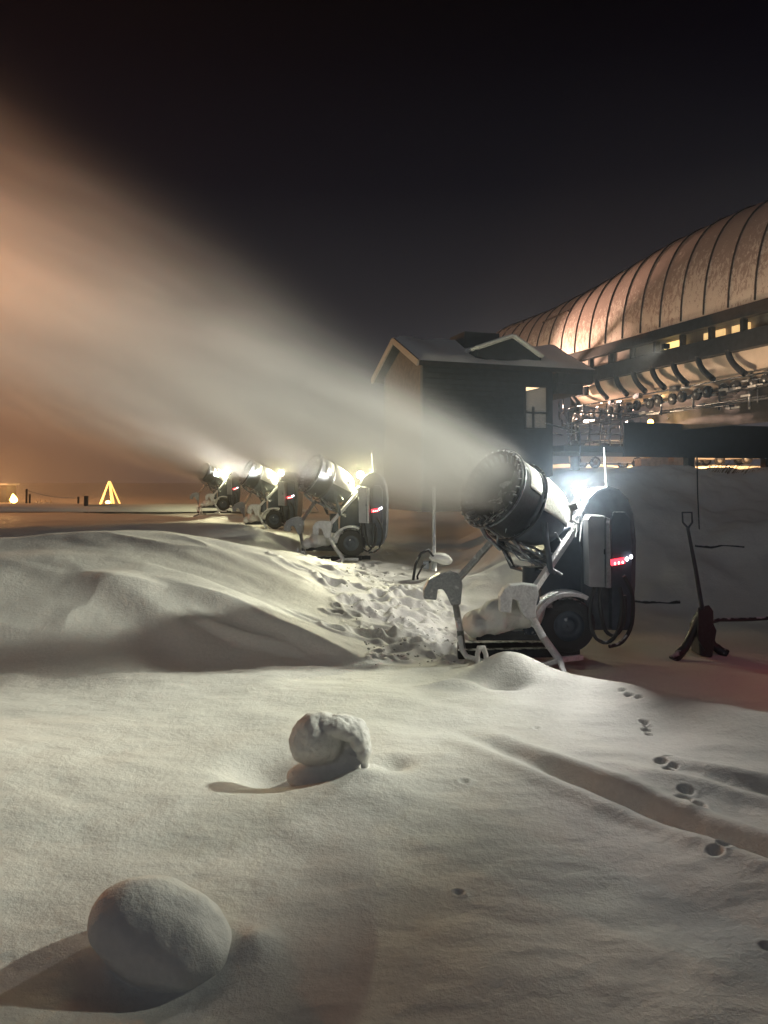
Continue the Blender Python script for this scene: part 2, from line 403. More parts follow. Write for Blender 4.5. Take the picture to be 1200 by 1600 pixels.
ys = [-12.0]
while ys[-1] < 1.2: ys.append(ys[-1] + (.5 if ys[-1] < .5 else .05))
while ys[-1] < 32: ys.append(ys[-1] + max(.010, ys[-1] * .0036))
while ys[-1] < 300: ys.append(ys[-1] * 1.035)
ys = np.array(ys)
u = np.linspace(-1, 1, 821)
u = np.sign(u) * (np.abs(u) * .62 + np.abs(u) ** 6 * .38)
W_ = np.maximum(ys, 0) * .84 + 5.2
X = u[None, :] * W_[:, None]; Y = np.repeat(ys[:, None], len(u), 1)
Z = ground_z(X.ravel(), Y.ravel())
nr, nc = X.shape
me = bpy.data.meshes.new('snow_ground')
co = np.stack([X.ravel(), Y.ravel(), Z], 1).astype(np.float32)
idx = np.arange(nr * nc).reshape(nr, nc)
q = np.stack([idx[:-1, :-1], idx[:-1, 1:], idx[1:, 1:], idx[1:, :-1]], -1).reshape(-1, 4)
me.vertices.add(len(co)); me.vertices.foreach_set('co', co.ravel())
me.loops.add(q.size); me.loops.foreach_set('vertex_index', q.ravel().astype(np.int32))
me.polygons.add(len(q)); me.polygons.foreach_set('loop_start', np.arange(0, q.size, 4, dtype=np.int32))
me.polygons.foreach_set('use_smooth', np.ones(len(q), bool))
me.materials.append(M['snow']); me.update(calc_edges=True); me.validate()
g = bpy.data.objects.new('ground', me); col.objects.link(g); tag(g, kind='structure')


# ------------------------------------------------------------------ snow gun
M['globe_warm'] = mat('lit_globe_warm', (.9, .9, .8), .4, emit=(1, .95, .60), estr=3000)
G0 = Vector((1.6, 7.7, -0.14))
AX = Vector((-.75, -.52, .41)).normalized()          # barrel axis, towards the muzzle
def L(px, py, dy=0.0): return at(px, py, 7.7 + dy) - G0
def poly(pts, dy, th): return [L(px, py, dy) for px, py in pts], Vector((0, th, 0))
def make_gun():
    root = empty('snow_gun', (0, 0, 0))
    F = L(767, 762, -.35); B = -AX                    # muzzle centre, rearward direction
    S = AX.cross(Vector((0, 0, 1))).normalized()
    # barrel, open at the front
    b = MB().lathe(F, B, [(.0, .365), (-.015, .38), (.0, .395), (.05, .392), (.12, .375), (.30, .362), (.36, .36), (.36, .30), (.30, .325), (.10, .35), (0, .365)], 64)
    barrel = b.build('barrel', M['black'], root)
    f = MB()
    for k in range(30):
        a = 2 * math.pi * k / 30; d = S * math.cos(a) + S.cross(AX) * math.sin(a)
        p = F + d * .375 + B * .02
        f.bar(p, p - d * .075 + B * .05, .010, .032)
        f.tube([F + d * .395 - B * .01, F + d * .372 - B * .032], [.011, .006], 6)
    f.build('nozzle_ring', M['pipe'], barrel)
    fan = MB().lathe(F, B, [(.20, .0), (.215, .05), (.27, .09), (.45, .10), (.45, 0)], 24)
    for k in range(9):
        a = 2 * math.pi * k / 9; d = S * math.cos(a) + S.cross(AX) * math.sin(a); e2 = d.cross(AX)
        fan.add([F + B * .30 + d * .09 - e2 * .05, F + B * .37 + d * .09 + e2 * .05, F + B * .36 + d * .33 + e2 * .07, F + B * .29 + d * .33 - e2 * .03,
                 F + B * .31 + d * .09 - e2 * .05, F + B * .38 + d * .09 + e2 * .05, F + B * .37 + d * .33 + e2 * .07, F + B * .30 + d * .33 - e2 * .03],
                [(0, 1, 2, 3), (7, 6, 5, 4), (0, 4, 5, 1), (2, 6, 7, 3), (1, 5, 6, 2), (0, 3, 7, 4)])
    fan.build('fan', M['black'], barrel)
    MB().torus(F + B * .03, AX, .402, .010, 64).build('front_ring', M['pipe'], barrel)
    MB().torus(F + B * .34, AX, .400, .016, 64).build('rear_ring', M['black'], barrel)
    cowl = MB().lathe(F, B, [(.37, .30), (.37, .352), (.50, .350), (.62, .335), (.74, .305), (.84, .255), (.90, .20), (.925, .12), (.93, 0)], 48).build('motor_cowl', M['body'], root)
    # snow plastered on the upper side of cowl and barrel
    sn = MB().lathe(F, B, [(.375, .35), (.376, .365), (.39, .372), (.52, .372), (.64, .356), (.75, .326), (.84, .283), (.90, .225), (.925, .15), (.93, .06), (.92, .05)], 40, R(-95), R(98))
    sn.lathe(F, B, [(.13, .368), (.14, .385), (.30, .376), (.315, .36)], 40, R(-95), R(80))
    o = sn.build('snow_crust', M['cap'], cowl)
    d_ = o.modifiers.new('d', 'SOLIDIFY'); d_.thickness = .012
    # yoke, turret and pipework under the barrel
    mid = F + B * .42
    y = MB()
    piv = Vector((mid.x + .12, mid.y + .05, 1.02))
    for sg in (-1, 1):
        y.tube([mid + S * .33 * sg + Vector((0, 0, -.16)), mid + S * .34 * sg + Vector((0, 0, -.28)), piv + S * .26 * sg + Vector((0, 0, .02)), piv + S * .05 * sg], .030, 8)
    y.tube([piv + Vector((0, 0, .04)), piv + Vector((0, 0, -.62))], .085, 16)
    y.lathe(piv + Vector((0, 0, -.10)), (0, 0, 1), [(0, .0), (0, .20), (.05, .20), (.05, 0)], 24)
    y.build('yoke', M['body'], root)
    p = MB(); rr = random.Random(11)
    for k in range(11):
        a = L(rr.uniform(770, 800), rr.uniform(826, 856), rr.uniform(-.3, .2)); c = L(rr.uniform(846, 880), rr.uniform(862, 905), rr.uniform(-.3, .25))
        m = (a + c) / 2 + Vector((rr.uniform(-.05, .05), 0, rr.uniform(-.09, .03)))
        p.tube([a, (a + m) / 2 + Vector((0, 0, -.015)), m, (m + c) / 2 + Vector((0, 0, .015)), c], rr.uniform(.009, .019), 8)
    p.tube([L(745, 812, -.45), L(760, 838, -.35), L(782, 858, -.25)], .022, 8)
    p.tube([L(757, 820, -.55), L(778, 836, -.45), L(777, 848, -.4)], .014, 8)
    for (a, c) in (((812, 848), (838, 866)), ((834, 856), (846, 870)), ((868, 832), (876, 846)), ((786, 862), (800, 884))):
        p.tube([L(*a, -.45), L(*c, -.42)], .008, 6)
    p.build('pipework', M['pipe'], root)
    ic = ((820, 794, 842, -.20, .012), (826, 800, 838, -.18, .010), (804, 812, 840, -.35, .013), (832, 780, 799, -.1, .011), (790, 822, 833, -.45, .009), (841, 800, 815, -.1, .008))
    for (px, p0, p1, dy, r) in ic:
        MB().tube([L(px, p0, dy), L(px + 1, p0 * .6 + p1 * .4, dy), L(px - .5, p1, dy)], [r, r * .75, .002], 7).build('icicle', M['ice'], root)
    # motor and compressor housing, black rounded cover behind it
    pts, ex = poly([(842, 1000), (846, 868), (858, 838), (888, 822), (912, 820), (916, 1004)], -.02, .55)
    MB().prism(pts, ex).build('compressor_housing', M['body'], root, .02)
    pr_ = [(912, 985), (910, 800), (917, 780), (932, 766), (952, 760), (969, 765), (983, 780), (991, 803), (995, 845), (994, 915), (990, 960), (978, 985)]
    pts, ex = poly(pr_, -.12, .55)
    hood = MB().prism(pts, ex).build('cover', M['hood'], root, .025)
    # control cabinet
    pts, ex = poly([(921, 917), (919, 812), (923, 805), (945, 806), (946, 918)], -.34, .21)
    cab = MB().prism(pts, ex).build('control_cabinet', M['panel'], root, .008)
    pts, ex = poly([(948, 919), (947, 808), (953, 810), (955, 919)], -.36, .22)
    MB().prism(pts, ex).build('cabinet_edge', M['galv'], cab, .004)
    MB().box(L(944.5, 862, -.35), (.012, .012, .05)).build('handle', M['black'], cab)
    pts, ex = poly([(956, 985), (956, 812), (962, 800), (978, 800), (986, 812), (988, 870), (986, 985)], -.22, .10)
    MB().prism(pts, ex).build('instrument_plate', M['body'], root, .01)
    # tail display: red strip with three bright dots and two white lights
    t = Matrix.Rotation(R(-10), 3, 'Y')
    disp = MB().box(L(965, 877.5, -.235), (.135, .02, .060), t).build('tail_light', M['red'], root, .006)
    for k, px in enumerate((961, 967, 973)): MB().ball(L(px, 880.5 - k * .9, -.25), (.009, .008, .014), 8, 6).build('red_led', M['redhot'], disp)
    for k, (px, py) in enumerate(((979.5, 873.5), (986, 870))): MB().ball(L(px, py, -.25), (.017, .012, .021), 10, 8).build('white_led', M['white_led'], disp)
    # antenna
    MB().tube([L(951, 796, -.05), L(947, 745, -.05), L(944, 700, -.05)], [.013, .011, .007], 8).build('antenna', M['galv'], root)
    # lamp on its short post
    MB().tube([L(908, 812, 0), L(907, 776, 0)], .016, 10).tube([L(914, 808, .05), L(916, 790, .05)], .010, 8).tube([L(920, 810, .02), L(922, 796, .02)], .014, 8).build('lamp_post', M['galv'], root)
    gl = L(906, 767, 0)
    MB().ball(gl, .062, 20, 14).build('lamp_globe', M['globe'], root)
    MB().lathe(gl + Vector((0, 0, -.075)), (0, 0, 1), [(0, 0), (0, .028), (.022, .032), (.030, .02), (.03, 0)], 16).build('lamp_socket', M['black'], root)
    wl_ = L(890, 792, -.42)
    wk = MB().box(wl_ + Vector((.03, 0, 0)), (.07, .10, .07), Matrix.Rotation(R(-25), 3, 'Y')).build('added_lamp_box', M['galv'], root, .008)  # made-up housing, added as a mount for the spray light
    MB().tube([wl_ + Vector((.03, .02, -.03)), L(893, 812, -.30), L(903, 818, -.12)], .011, 8).build('bracket', M['galv'], wk)
    # snow-plastered outrigger arms, lugs and legs
    def outrigger(lug, arm, leg, dy, w_, material):
        r = empty('outrigger', (0, 0, 0)); r.parent = root
        MB().bar(L(*arm[0], arm[2]), L(*arm[1], dy + .04), .060, .060).build('arm', material, r, .008)
        pts, ex = poly(lug, dy - .02, .13)
        MB().prism(pts, ex).build('lug', material, r, .014)
        m = MB()
        for (a, c) in zip(leg[:-1], leg[1:]): m.tube([L(*a, dy + .05), L(*c, dy + .05)], .036, 10)
        m.build('leg', material, r)
        fx, fy = leg[-1]
        q = MB()
        q.bar(L(fx - 2, fy - 1, dy + .05), L(fx + 34, fy - 5, dy + .25), .05, .05)
        q.bar(L(fx, fy - 2, dy + .05), L(fx + 6, fy + 22, dy - .15), .05, .05)
        q.bar(L(fx, fy - 1, dy + .05), L(fx - 42, fy + 12, dy + .15), .07, .05)
        q.build('foot', material, r, .01)
        return r
    outrigger([(781, 932), (788, 920), (797, 914), (818, 912), (841, 915), (842, 930), (838, 948), (838, 966), (824, 969), (815, 956), (809, 938), (801, 936), (799, 958), (781, 956)],
              ((908, 812), (834, 922), -.02), ((829, 960), (848, 995), (875, 1032)), -.42, .05, M['frosted'])
    outrigger([(662, 922), (670, 906), (688, 896), (704, 892), (720, 897), (723, 915), (720, 945), (706, 947), (698, 930), (692, 921), (684, 921), (682, 938), (662, 936)],
              ((768, 846), (713, 908), .0), ((711, 940), (719, 985), (724, 1030)), .22, .05, M['galv'])
    # deck between the outriggers under a load of snow
    dk = MB().box((L(790, 985, .15)), (.66, .55, .10))
    dk.bar(L(715, 1022, .1), L(905, 1018, .1), .09, .09); dk.bar(L(715, 1010, .6), L(905, 1008, .6), .09, .09)
    deck = dk.build('deck', M['black'], root, .01)
    s_ = MB()
    for k in range(15):
        f = k / 14
        s_.ball(L(742 + 100 * f, 975 - 24 * f, .14 + .05 * math.sin(k)), (.13, .36, .13 + .045 * f), 14, 8)
    s_.ball(L(790, 955, .05), (.26, .30, .13), 14, 8)
    soften(s_.build('snow_load', M['cap'], root), .02, 8, .02, .08)
    # wheel under a snow-covered mudguard
    wc = L(886, 976, -.12)
    whl = empty('wheel', (0, 0, 0)); whl.parent = root
    MB().lathe(wc - Vector((0, .08, 0)), (0, 1, 0), [(0, .15), (-.01, .21), (.01, .255), (.05, .27), (.11, .27), (.15, .255), (.17, .21), (.16, .15)], 36).build('tyre', M['rubber'], whl)
    MB().lathe(wc - Vector((0, .05, 0)), (0, 1, 0), [(0, 0), (-.02, .05), (.0, .07), (.03, .12), (-.01, .155), (.05, .155), (.06, 0)], 24).build('rim', M['body'], whl)
    mg = MB(); mo = []; mi = []
    for k in range(15):
        a = R(62 + k * 118 / 14); mo.append(wc + Vector((math.cos(a) * .37, -.17, math.sin(a) * .34))); mi.append(wc + Vector((math.cos(a) * .325, -.17, math.sin(a) * .30)))
    vs = mo + mi + [v + Vector((0, .34, 0)) for v in mo + mi]; fs = []
    n = 15
    for k in range(n - 1):
        fs += [(k, k + 1, n + k + 1, n + k), (2 * n + k, 3 * n + k, 3 * n + k + 1, 2 * n + k + 1), (k, 2 * n + k, 2 * n + k + 1, k + 1), (n + k, n + k + 1, 3 * n + k + 1, 3 * n + k)]
    fs += [(0, n, 3 * n, 2 * n), (n - 1, 3 * n - 1, 4 * n - 1, 2 * n - 1)]
    mg.add(vs, fs, False); mg.build('mudguard', M['frosted'], root, .006)
    # hoses looping under the cabinet
    for (pts) in ([(928, 918), (922, 955), (928, 992), (948, 1004), (966, 985), (972, 940), (968, 918)],
                  [(975, 900), (988, 930), (987, 975), (972, 1003), (952, 1010)],
                  [(936, 916), (938, 950), (946, 985), (962, 992), (975, 970), (976, 930)]):
        P = [L(px, py, -.30 + .05 * math.sin(i)) for i, (px, py) in enumerate(pts)]
        # smooth once
        Q = []
        for i in range(len(P) - 1):
            for tt in (0, .25, .5, .75):
                a = P[max(i - 1, 0)]; b_ = P[i]; c = P[i + 1]; d = P[min(i + 2, len(P) - 1)]
                Q.append(.5 * ((2 * b_) + (c - a) * tt + (2 * a - 5 * b_ + 4 * c - d) * tt ** 2 + (3 * b_ - a - 3 * c + d) * tt ** 3))
        Q.append(P[-1])
        MB().tube(Q, .019, 10).build('hose', M['rubber'], root)
    # snow clump and frosted cables where arm and lamp post meet
    s_ = MB(); r2 = random.Random(4)
    for k in range(7): s_.ball(L(894 + k * 4.4, 812 - 8 * math.sin(k / 8 * 3.1) + r2.uniform(-2, 2), r2.uniform(-.06, .06)), (.028, .04, .020), 10, 7)
    soften(s_.build('snow_clump', M['cap'], root), .010, 3, .008, .03)
    for k in range(6):
        x0 = 902 + k * 5
        MB().tube([L(x0, 806, -.06), L(x0 - 5 + k, 818, -.12), L(x0 - 9 + k * 1.5, 832 + (k % 3) * 7, -.12)], [.010, .009, .005], 7).build('cable', M['frosted'], root)
    # drawbar with upright coupling loop, snowed over
    db = MB().tube([L(719, 996, -.1), L(721, 1014, -.25), L(729, 1026, -.35), (L(752, 1033, -.45))], .026, 10).build('drawbar', M['frosted'], root)
    MB().tube([L(747, 1056, -.50), L(746, 1022, -.50), L(749, 1012, -.50), L(755, 1012, -.50), L(759, 1022, -.48), L(762, 1052, -.48)], [.024, .024, .028, .028, .024, .022], 10).build('coupling', M['cap'], db)
    return root
gun = make_gun()
GUNS = [((1.6, 7.7, -.14), 0, 'nearest snow gun, white lamp glowing beside its snow-caked barrel, frosted coupling in front'),
        ((-.826, 15.0, .10), R(-4), 'second snow gun back, left of the bare upright pole, dark dish-shaped muzzle to camera'),
        ((-3.32, 22.2, .22), R(-9), 'third snow gun back, in the row between the second and the farthest'),
        ((-6.90, 32.0, .39), R(9), 'farthest and smallest snow gun, beside the orange-lit snow berm')]
lampl = L(906, 767, 0); muz = L(767, 762, -.35)
PLUME = []
for i, (loc, rz, lab) in enumerate(GUNS):
    o = gun if i == 0 else copy_tree(gun)
    o.location = loc; o.rotation_euler = (0, 0, rz)
    if i:
        for ch in bpy.data.objects:
            if ch.parent == o and ch.name.startswith('lamp_globe'):
                ch.material_slots[0].link = 'OBJECT'; ch.material_slots[0].material = M['globe_warm']
    tag(o, lab, 'snow gun', 'snow guns working in a row')
    rot = Matrix.Rotation(rz, 3, 'Z')
    lw = Vector(loc) + rot @ lampl; mw = Vector(loc) + rot @ muz; ax = rot @ AX
    PLUME.append((mw, Vector(((-.84, -.37, .335), (-.80, -.30, .42), (-.82, -.28, .40), (-.90, -.12, .38))[i]).normalized(), lw))
# ===PART2===

# ------------------------------------------------------------------ lift terminal with a curved standing-seam roof
A_ = Vector((-.324, .946, 0)).normalized(); N_ = Vector((.946, .324, 0)).normalized(); ZU = Vector((0, 0, 1))
E0 = Vector((8.5, 17.0, 0))
def EL(t, n=0.0, z=0.0): return E0 + A_ * t + N_ * n + ZU * z
T0, T1 = -7.5, 16.0
term = empty('lift_terminal', EL(3, 2.2, 2.5)); tag(term, 'long lift terminal with curved seamed metal roof and beige underside, right edge', 'lift station')
def TB(mb, name, m_, parent=term, bevel=0):
    o = mb.build(name, m_, None, bevel)
    wl = term.location.copy()
    if parent is term: o.parent = term; o.location = -wl
    else: o.parent = parent
    return o
def shell_pt(t, th, lift=0.0):
    k = 1.0 if t < 8 else 1 - .20 * ((t - 8) / 8) ** 1.5
    h = float(np.interp(t, [-8, -1, 2.2, 4.6, 8, 11, 16], [2.5, 2.85, 3.06, 3.0, 2.62, 2.44, 2.50])); w_ = 2.2
    if t > 14.5: q = (t - 14.5) / 1.5; h *= math.sqrt(max(0, 1 - q * q * .9))
    c, s2 = math.cos(th), math.sin(th)
    return EL(t, w_ - (w_ + lift) * math.copysign(abs(c) ** .80, c), 5.75 + (h + lift) * abs(s2) ** .92)
sh = MB(); NT, NH = 95, 48; vs = []
for i in range(NT + 1):
    t = T0 + (T1 - T0) * i / NT
    for k in range(NH + 1): vs.append(shell_pt(t, math.pi * k / NH))
fs = [(i * (NH + 1) + k, i * (NH + 1) + k + 1, (i + 1) * (NH + 1) + k + 1, (i + 1) * (NH + 1) + k) for i in range(NT) for k in range(NH)]
sh.add(vs, fs, True)
def roof_material():
    m = bpy.data.materials.new('roof_metal'); m.use_nodes = True
    n = m.node_tree.nodes; l = m.node_tree.links; b = n['Principled BSDF']
    g_ = n.new('ShaderNodeTexCoord')
    mp = n.new('ShaderNodeMapping'); l.new(g_.outputs['Object'], mp.inputs[0]); mp.inputs['Scale'].default_value = (1, 1, .55)
    z1 = n.new('ShaderNodeTexNoise'); z1.inputs['Scale'].default_value = 10; z1.inputs['Detail'].default_value = 10; z1.inputs['Roughness'].default_value = .78; z1.inputs['Distortion'].default_value = .5
    z2 = n.new('ShaderNodeTexNoise'); z2.inputs['Scale'].default_value = .55; z2.inputs['Detail'].default_value = 3
    l.new(mp.outputs[0], z1.inputs['Vector']); l.new(mp.outputs[0], z2.inputs['Vector'])
    sp = n.new('ShaderNodeSeparateXYZ'); l.new(g_.outputs['Object'], sp.inputs[0])
    lo = n.new('ShaderNodeMapRange'); l.new(sp.outputs['Z'], lo.inputs[0])       # slush and rime hang on above the eave
    lo.inputs[1].default_value = 6.0; lo.inputs[2].default_value = 8.3; lo.inputs[3].default_value = .17; lo.inputs[4].default_value = -.10
    a1 = n.new('ShaderNodeMath'); a1.operation = 'ADD'; l.new(z1.outputs[0], a1.inputs[0]); l.new(lo.outputs[0], a1.inputs[1])
    a2 = n.new('ShaderNodeMath'); a2.operation = 'MULTIPLY_ADD'; l.new(z2.outputs[0], a2.inputs[0]); a2.inputs[1].default_value = .30; l.new(a1.outputs[0], a2.inputs[2])
    r = n.new('ShaderNodeValToRGB'); l.new(a2.outputs[0], r.inputs[0])
    r.color_ramp.elements[0].position = .69; r.color_ramp.elements[0].color = (.50, .405, .37, 1)
    r.color_ramp.elements[1].position = .77; r.color_ramp.elements[1].color = (.82, .76, .70, 1)
    l.new(r.outputs[0], b.inputs['Base Color'])
    b.inputs['Roughness'].default_value = .42; b.inputs['Metallic'].default_value = .25
    bp = n.new('ShaderNodeBump'); bp.inputs['Strength'].default_value = .7; bp.inputs['Distance'].default_value = .03
    l.new(a2.outputs[0], bp.inputs['Height']); l.new(bp.outputs[0], b.inputs['Normal'])
    return m
M['roof'] = roof_material()
shell = TB(sh, 'curved_roof', M['roof'])
sm = MB()
t = .36 - .81 * 9
while t < 15.5:
    sm.tube([shell_pt(t, R(2) + R(150) * k / 26, .018) for k in range(27)], .021, 6); t += .81
for (a, b, th) in ((8.6, 10.2, R(38)), (-1.3, -.45, R(52)), (12.3, 13.9, R(55))):
    sm.tube([shell_pt(a + (b - a) * k / 8, th, .02) for k in range(9)], .03, 6)
TB(sm, 'standing_seam', mat('seam_metal', (.10, .078, .07), .5, .2), shell)
rc = MB(); rc.tube([shell_pt(T0 + (15.2 - T0) * k / 40, R(84), .03) for k in range(41)], .06, 6); TB(rc, 'ridge_cap', M['roof'], shell)
# fascia, windows strip, girder, beige underside with dark ribs
def along(mb, t0, t1, n0, n1, z0, z1):
    c = EL((t0 + t1) / 2, (n0 + n1) / 2, (z0 + z1) / 2)
    mb.box(c, (abs(n1 - n0), t1 - t0, z1 - z0), Matrix((N_, A_, ZU)).transposed()); return mb
TB(along(MB(), T0, 12.5, -.10, .12, 5.55, 5.83), 'fascia', M['beam'], term, .01)
TB(along(MB(), T0, 12.3, -.02, .22, 4.84, 5.26), 'girder', M['beam'], term, .01)
inner = TB(along(MB(), T0, 12.0, .60, .64, 4.9, 6.6), 'inner_wall', M['glass_wall'])
tt = -6.4
while tt < 9: TB(along(MB(), tt, tt + .10, .02, .16, 5.26, 5.55), 'mullion', M['beam']); tt += 1.02
for (a, b, mm) in ((3.35, 4.05, 'bright_room'), (1.85, 2.55, 'lit_room'), (1.05, 1.6, 'lit_room'), (-.1, .3, 'lit_room')):
    TB(along(MB(), a, b, .50, .55, 5.05, 5.56), 'lit_window', M[mm])
# beige hull: long rounded trough, closed by a round nose at the far end
TB(along(MB(), -6, 6.5, 1.9, 1.95, 3.3, 4.4), 'shade_sheet', M['beam'])  # added dark sheet standing in for shade behind the machinery
hull = MB(); vs = []; NT2, NH2 = 60, 16
for i in range(NT2 + 1):
    t = -7 + 16.2 * i / NT2; q = max(0, (t - 7.2) / 2.0); k = math.sqrt(max(0.0, 1 - min(1, q) ** 2))
    for j in range(NH2 + 1):
        a = math.pi * (j / NH2)
        vs.append(EL(t, 1.2 - .95 * math.cos(a) * k, 4.92 - (.78 * math.sin(a) ** .8) * (.25 + .75 * k) if k > 0 else 4.75))
hull.add(vs, [(i * (NH2 + 1) + k, (i + 1) * (NH2 + 1) + k, (i + 1) * (NH2 + 1) + k + 1, i * (NH2 + 1) + k + 1) for i in range(NT2) for k in range(NH2)], True)
TB(hull, 'underside_shell', M['hull'])
for k, t in enumerate((8.0, 6.5, 5.55, 4.75, 3.95, 3.1, 2.2, 1.2)):
    rb = MB(); pts = []
    for j in range(12):
        a = R(-100 + 100 * j / 11 * 1.0)
        pts.append(EL(t - .36 * (1 - math.cos(a + R(10))) , .06 - .05 * math.sin(a), 4.86 + .62 * math.sin(a + R(10)) * .95 if False else 4.87 - .62 * (1 - j / 11.0)))
    pts = [EL(t + .22 * math.cos(R(90) * (1 - j / 11)) - .22 + (.30 * ((11 - j) / 11) ** 2) * -1 + .0, .02, 4.90 - .64 * ((11 - j) / 11)) for j in range(12)]
    rb.tube(pts, .075, 8)
    TB(rb, 'rib', M['beam'])
TB(along(MB(), 6.9, 7.5, -.05, .02, 4.45, 4.72), 'junction_box', M['black'])
# conveyor machinery under the shell: rows of small tyres, rails, sheaves and cable trays
r3 = random.Random(21)
mb = MB()
for z, n0 in ((4.18, .15), (4.02, .55), (3.86, .05), (3.70, .5), (3.56, -.05)):
    mb.tube([EL(-5, n0, z + .02 * 5), EL(8.2, n0, z)], .022, 6)
TB(mb, 'guide_rail', M['pipe'])
for k in range(26):
    t = -3.6 + k * .45
    c = EL(t, -.05 + .08 * (k % 2), 4.12 - .012 * k)
    ty = MB().lathe(c - N_ * .05, N_, [(0, 0), (0, .12), (.02, .15), (.08, .15), (.10, .12), (.10, 0)], 16)
    ty = TB(ty, 'drive_tyre', M['rubber'])
    hb = MB().lathe(c - N_ * .075, N_, [(0, 0), (0, .035), (.03, .05), (.04, 0)], 10); TB(hb, 'hub', M['galv'], ty)
mb = MB()
for k in range(60):
    mb = MB(); t = r3.uniform(-3.5, 8); z = r3.uniform(3.5, 4.2); n0 = r3.uniform(-.25, .6)
    c = EL(t, n0, z)
    if k % 3 == 0: mb.tube([c, c + ZU * r3.uniform(-.45, .45)], r3.uniform(.012, .03), 6)
    elif k % 3 == 1: mb.tube([c, c + A_ * r3.uniform(.3, 1.2) + ZU * r3.uniform(-.05, .05)], r3.uniform(.01, .022), 6)
    else: mb.box(c, (r3.uniform(.06, .2), r3.uniform(.1, .4), r3.uniform(.05, .16)), Matrix((N_, A_, ZU)).transposed())
    TB(mb, ('hanger_rod', 'rail', 'gearbox')[k % 3], M['pipe'])
for k in range(46):
    t = r3.uniform(-4, 7.5); z = r3.uniform(3.45, 4.15)
    TB(along(MB(), t, t + r3.uniform(.06, .35), -.30, -.27, z, z + r3.uniform(.02, .06)), 'fitting', M['galv'])
for t in (9.5, -6.5):
    mb = MB(); mb.tube([EL(t, 1.2, 0.8), EL(t, 1.2, 5.2)], .16, 14); TB(mb, 'column', M['beam'])

hl = TB(MB().box(EAVE + Vector((.08, .08, .06)), (.16, .16, .12)), 'added_eave_box', M['black'])  # made-up housing for the added eave light
# platform on posts in front of the terminal
plat = empty('platform', (9.0, 23.0, 2.55)); tag(plat, 'dark raised loading platform with railings beneath the lift terminal', 'platform')
def PB(mb, name, m_, parent=plat, bevel=0):
    o = mb.build(name, m_, None, bevel); o.parent = parent
    if parent is plat: o.location = -plat.location.copy()
    return o
P0 = Vector((4.95, 21.15, 0)); UF = Vector((.946, .324, 0)).normalized(); VF = Vector((-.324, .946, 0)).normalized()
def PF(u_, v_, z_): return P0 + UF * u_ + VF * v_ + ZU * z_
def pbox(mb, u0, u1, v0, v1, z0, z1):
    return mb.box(PF((u0 + u1) / 2, (v0 + v1) / 2, (z0 + z1) / 2), (u1 - u0, v1 - v0, z1 - z0), Matrix((UF, VF, ZU)).transposed())
PB(pbox(MB(), 0, 9.5, 0, 3.0, 2.62, 2.80), 'deck', M['beam'], plat, .01)
PB(pbox(MB(), 1.93, 9.5, -.04, .02, 2.50, 3.48), 'parapet', M['wood'])
for (u0, v0) in ((4.25, .06), (.3, 1.5), (8.6, 1.5)): PB(pbox(MB(), u0, u0 + .22, v0, v0 + .22, 0.4, 2.62), 'post', M['beam'])
mb = MB()
for k in range(8): mb.tube([PF(.15 + k * .34, 0, 2.80), PF(.15 + k * .34, 0, 3.72)], .018, 6)
for z in (3.72, 3.42, 3.12, 2.92): mb.tube([PF(.1, 0, z), PF(2.6, 0, z)], .015 if z < 3.7 else .022, 6)
rail = PB(mb, 'railing', M['pipe'])
for k in range(34):
    mb = MB(); u0 = r3.uniform(.1, 2.5); z = r3.uniform(2.85, 3.95); v0 = r3.uniform(.3, 1.8)
    if k % 2: mb.tube([PF(u0, v0, z), PF(u0 + r3.uniform(.1, .6), v0 + r3.uniform(-.2, .2), z + r3.uniform(-.1, .12))], r3.uniform(.012, .028), 6)
    else: mb.tube([PF(u0, v0, z), PF(u0 + r3.uniform(-.04, .04), v0, z + r3.uniform(.15, .5))], r3.uniform(.012, .03), 6)
    PB(mb, 'pipe', M['pipe'])
# lit lantern on the platform
ln = empty('wall_lantern', PF(3.45, .8, 3.45)); lamp('lantern_light', 'POINT', PF(3.45, .45, 3.75), 25, (1, .6, .25), .05); tag(ln, 'glowing amber lantern cluster under the lift terminal', 'lantern')
mb = MB(); mb.ball((0, -.1, .12), .085, 14, 10); o = mb.build('lamp_bulb', M['fire'], ln)
for dx, dz in ((-.16, -.05), (.14, -.05), (-.16, .06), (.04, -.02)):
    MB().box((dx, 0, dz), (.06, .05, .08)).build('lamp_pane', M['bright_room'], ln, .005)
MB().box((0, .06, .0), (.42, .04, .04)).tube([(0, .06, -.64), (0, .06, .1)], .02, 6).build('bracket', M['black'], ln)
for t_, n_, z_, p_ in ((3.7, -1.3, 3.55, 130), (.3, -1.6, 3.5, 150), (6.8, -.8, 3.5, 55), (-3, -1.6, 3.5, 150)):
    lamp('terminal_light', 'SPOT', EL(t_, n_, z_), p_, (1, .68, .42), .1, aim=EL(t_ - .6, .9, 4.9), cone=110, blend=.8)

